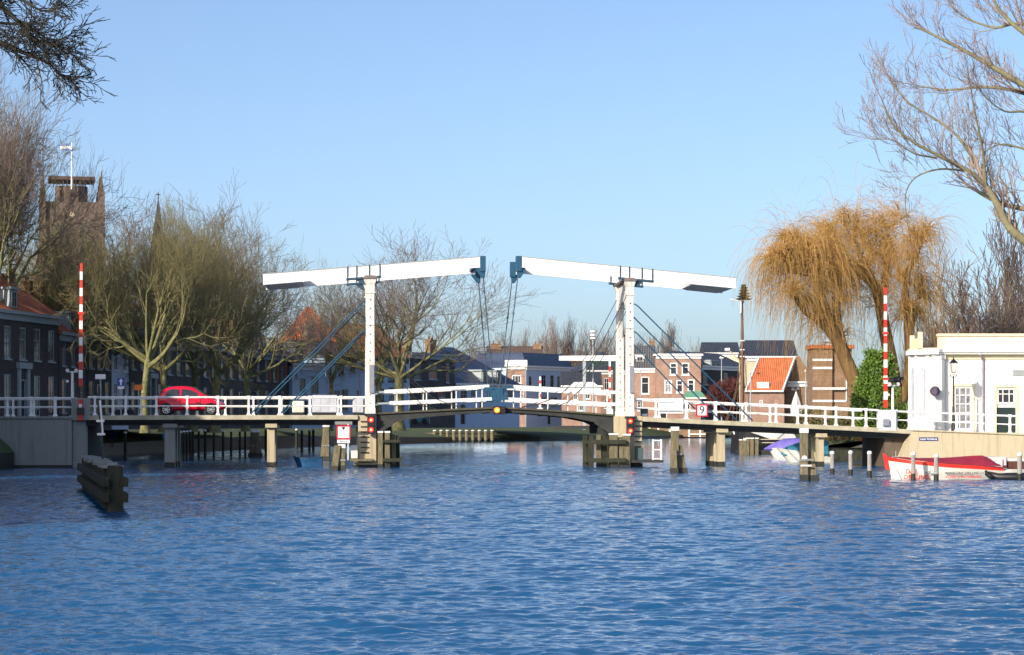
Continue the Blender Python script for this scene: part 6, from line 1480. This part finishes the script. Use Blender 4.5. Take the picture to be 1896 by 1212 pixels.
near_tree('bare_tree', Dn, (XX(2250, Dn), Dn, 1.7), [
    ([(2230, 560), (2050, 500), (1930, 462), (1872, 425), (1845, 375), (1826, 345)], .17, .085, 0, 0), ([(1826, 345), (1790, 318), (1735, 292), (1685, 268), (1645, 238), (1622, 195)], .07, .018, -1, 0),
    ([(1826, 345), (1803, 290), (1775, 245), (1735, 212), (1692, 182), (1662, 142)], .05, .016, 1, 0), ([(1826, 345), (1812, 280), (1792, 220), (1776, 172)], .04, .014, -1.5, 0),
    ([(2230, 470), (2000, 400), (1896, 382), (1855, 367), (1826, 348)], .09, .05, 1, 0), ([(1786, 316), (1745, 310), (1705, 322), (1690, 352), (1697, 400)], .03, .01, 1.5, 0), ([(1735, 292), (1690, 285), (1650, 262), (1612, 262)], .028, .01, -.5, 0),
    ([(2230, 330), (2000, 215), (1900, 160), (1840, 125), (1790, 96), (1732, 66), (1700, 52)], .12, .018, 0, 0), ([(2230, 330), (2010, 215), (1900, 168), (1832, 155), (1762, 158), (1702, 146)], .08, .014, 1, 0),
    ([(2230, 200), (2000, 130), (1898, 62), (1852, 20), (1825, -30)], .10, .03, 0, 0), ([(2230, 330), (2000, 235), (1896, 212), (1850, 213), (1815, 193)], .06, .012, -1, 0), ([(2200, 150), (1960, 62), (1890, 40), (1850, 45), (1800, 26), (1772, 0)], .06, .014, .8, 0),
    ([(2230, 300), (1990, 300), (1896, 270), (1860, 262), (1835, 275)], .05, .012, .8, 0), ([(2230, 100), (1990, 20), (1900, -30), (1850, -60)], .1, .04, 0, 0)],
    21, 'big near bare tree whose long pale-green branch enters from the right edge', 'popbark', 'poptwig', 1.08, .38, 4, .0055, trunk=([(2250, 1.2), (2245, 6), (2230, 11), (2230, 17)], .4, .16), n_side=1, lvl0=2, ang=(22, 55), kids=2)
Dn = 55
near_tree('bare_tree', Dn, (XX(-330, Dn), Dn, 2.0), [
    ([(-330, 60), (-120, 10), (-20, 5), (22, 28), (60, 72), (96, 82), (124, 92)], .10, .012, 0, 0), ([(-330, 120), (-140, 70), (-20, 72), (35, 92), (84, 112), (100, 130), (118, 136)], .09, .012, .6, 0),
    ([(-330, 0), (-120, -40), (-30, -10), (40, 2), (85, 26), (118, 22)], .08, .012, -.6, 0), ([(-330, 60), (-100, 30), (-10, 40), (45, 45), (85, 75), (120, 62)], .06, .01, .3, 0), ([(-326, -60), (-80, -80), (30, -40), (90, -10)], .06, .01, 0, 0)],
    31, 'dark near branches hanging in from the top left corner', 'neartwig', 'neartwig', .75, .02, 4, .0085, trunk=([(-330, 1.5), (-335, 7), (-330, 12), (-325, 15)], .35, .14), n_side=2, lvl0=2)

# ---- leafy shrubs
def leafy(name, loc, env, n, m, label, size=.12, seed=1, cat='shrub', stem=None):
    rnd = random.Random(seed); o = empty(name, loc, 0, label, cat); mb = MB(); cl = [env(rnd) for _ in range(max(20, n // 45))]
    for i in range(n):
        c = Vector(rnd.choice(cl)) + Vector((rnd.gauss(0, .16), rnd.gauss(0, .16), rnd.gauss(0, .16))) * (size / .12); 
        a = Vector((rnd.gauss(0, 1), rnd.gauss(0, 1), rnd.gauss(0, 1))).normalized(); b = a.cross(Vector((rnd.gauss(0, 1), rnd.gauss(0, 1), rnd.gauss(0, 1)))).normalized(); s = size * rnd.uniform(.5, 1.1)
        mb.poly([c - a * s, c - b * s * .45, c + a * s, c + b * s * .45])
    mb.build('crown', m, o)
    if stem: MB().tube([(0, 0, -.3), (0, 0, stem)], [.12, .05], 8).build('trunk', 'wood', o)
    return o
def cone_env(w_, h, dpt=None):
    def f(r):
        z = r.random() ** .9; R_ = (w_ / 2) * math.sqrt(max(0, 1 - (z * 1.02 - .12) ** 2 if z > .12 else .98)) * (1 - .35 * z); a = r.random() * 6.283; q = math.sqrt(r.uniform(.35, 1)) * (1 + .1 * math.sin(a * 3 + z * 9))
        return (R_ * q * math.cos(a), R_ * q * math.sin(a) * (dpt or 1), .1 + z * h)
    return f
D = 149; leafy('evergreen_shrub', (XX(1625, D), D, 1.8), cone_env(108 * D / F, ZZ(655, D) - 1.8), 15000, 'leaf', 'large bright green conical evergreen shrub left of the white pavilion', .13, 3, stem=3.5)
leafy('ivy_shrub', (XX(1545, 175), 175, 1.4), lambda r: (r.uniform(-1.2, 2.0), r.uniform(-.6, .6), r.uniform(-.3, 1.5) ), 2600, mat('dull_green_leaves', (.06, .09, .03), .7, c2=(.03, .05, .02)), 'dull green shrub on the bank below the right approach', .13, 5)
leafy('brown_shrub', (XX(1592, 172), 172, 1.4), lambda r: (r.gauss(0, 1.2), r.gauss(0, .5), abs(r.gauss(0, .7))), 2600, 'brownleaf', 'rusty brown shrub on the bank below the right approach', .12, 6)
leafy('brown_hedge', (XX(1672, 150), 150, 1.9), lambda r: (r.uniform(-.9, .7), r.uniform(-.4, .4), r.uniform(0, 1.3)), 1500, 'brownleaf', 'brown leafless hedge between right barrier and white pavilion', .12, 8)
leafy('green_hedge', (XX(1560, 168), 168, 1.9), lambda r: (r.uniform(-3.4, 2.6), r.uniform(-.5, .5), r.uniform(0, 1.6)), 3600, mat('olive_leaves', (.13, .12, .03), .8, c2=(.06, .07, .02)), 'olive hedge behind the right bridge railing, left of the evergreen', .13, 9)

# ---- small bank things
D = 158; o = empty('steps', (XX(1596, D), D, 0), 0, 'sloping concrete steps with a pale kerb on the bank beside the right abutment', 'steps')
m = MB(); m.prism([(-3.6, .9), (1.6, .9), (1.6, ZZ(810, D)), (.3, ZZ(816, D)), (-1.2, ZZ(832, D)), (-3.6, ZZ(836, D))], 0, .35); m.build('flight', 'quay', o); MB().box(-4.6, 1.9, -.1, .5, -.4, .899).build('base_wall', 'mosswood', o)
D = 150; o = empty('black_fence', (XX(1608, D), D, 1.6), 0, 'black upright iron fence under the right end of the bridge', 'fence')
m = MB()
for i in range(9): m.box(i * .125 - .02, i * .125 + .02, -.02, .02, -.5, .35)
m.build('bars', 'black', o); MB().box(-.15, 1.1, -.03, .03, .351, .40).build('top_bar', 'black', o); MB().box(-.22, -.1, -.08, .08, -.6, .42).build('end_post', 'cap', o)
D = 190; o = empty('wooden_landing', (XX(1368, D), D, 0), 0, 'low timber landing stage with pale-capped posts beside the black barge', 'jetty')
for x in (1372, 1378, 1384, 1392, 1401):
    X = (x - 1368) * D / F; p = MB().box(X - .14, X + .14, -.14, .14, -.5, ZZ(812 if x > 1380 else 815, D)).build('post', 'wood', o); MB().box(X - .16, X + .16, -.16, .16, ZZ(812 if x > 1380 else 815, D) + .001, ZZ(810 if x > 1380 else 813, D)).build('cap', 'cap', p)
for y in (814, 820): MB().box(1.2, 4.6, .3, .5, ZZ(y, D), ZZ(y - 1.6, D)).build('beam', 'quay', o)
MB().box(0, 5.2, .2, 2.5, -.4, .35).build('base', 'wetwood', o)
D = 215; o = empty('quay_shed', (XX(1225, 420), 420, 1.2), 0, 'low brown waterside building with white posts under the right approach', 'shed')
MB().box(-4, 9, 0, 4, -1, 1.4).build('wall', 'brickbrown', o); MB().box(-4.2, 9.2, -.1, 4.1, 1.401, 1.6).build('roof', 'slate', o)
for x in (-2.2, -.6, 1.5, 5.0, 7.0): MB().box(x - .15, x + .15, -.15, -.003, -1, 1.4).build('post', 'trim', o)
MB().box(4.9, 8.8, -.25, -.16, -.6, -.4).build('handrail', 'trim', o)
# blue markers on the left bank
for px, D, c, lb in ((208, 186, 'signblue', 'blue upright marker board on the bank behind the leaning pole'), (304, 178, 'silver', 'light blue upright marker beside the first concrete pile')):
    o = empty('marker_board', (XX(px, D), D, ZZ(812, D)), 0, lb, 'marker'); h_ = 26 * D / F; w_ = (9 if c == 'signblue' else 5) * D / F
    MB().box(-w_ / 2, w_ / 2, -.05, 0, 0, h_).build('panel', mat('light_blue', (.05, .35, .60), .5) if c == 'silver' else c, o); MB().box(-.04, .04, .001, .06, -.7, h_ * .9).build('stake', 'wood', o)
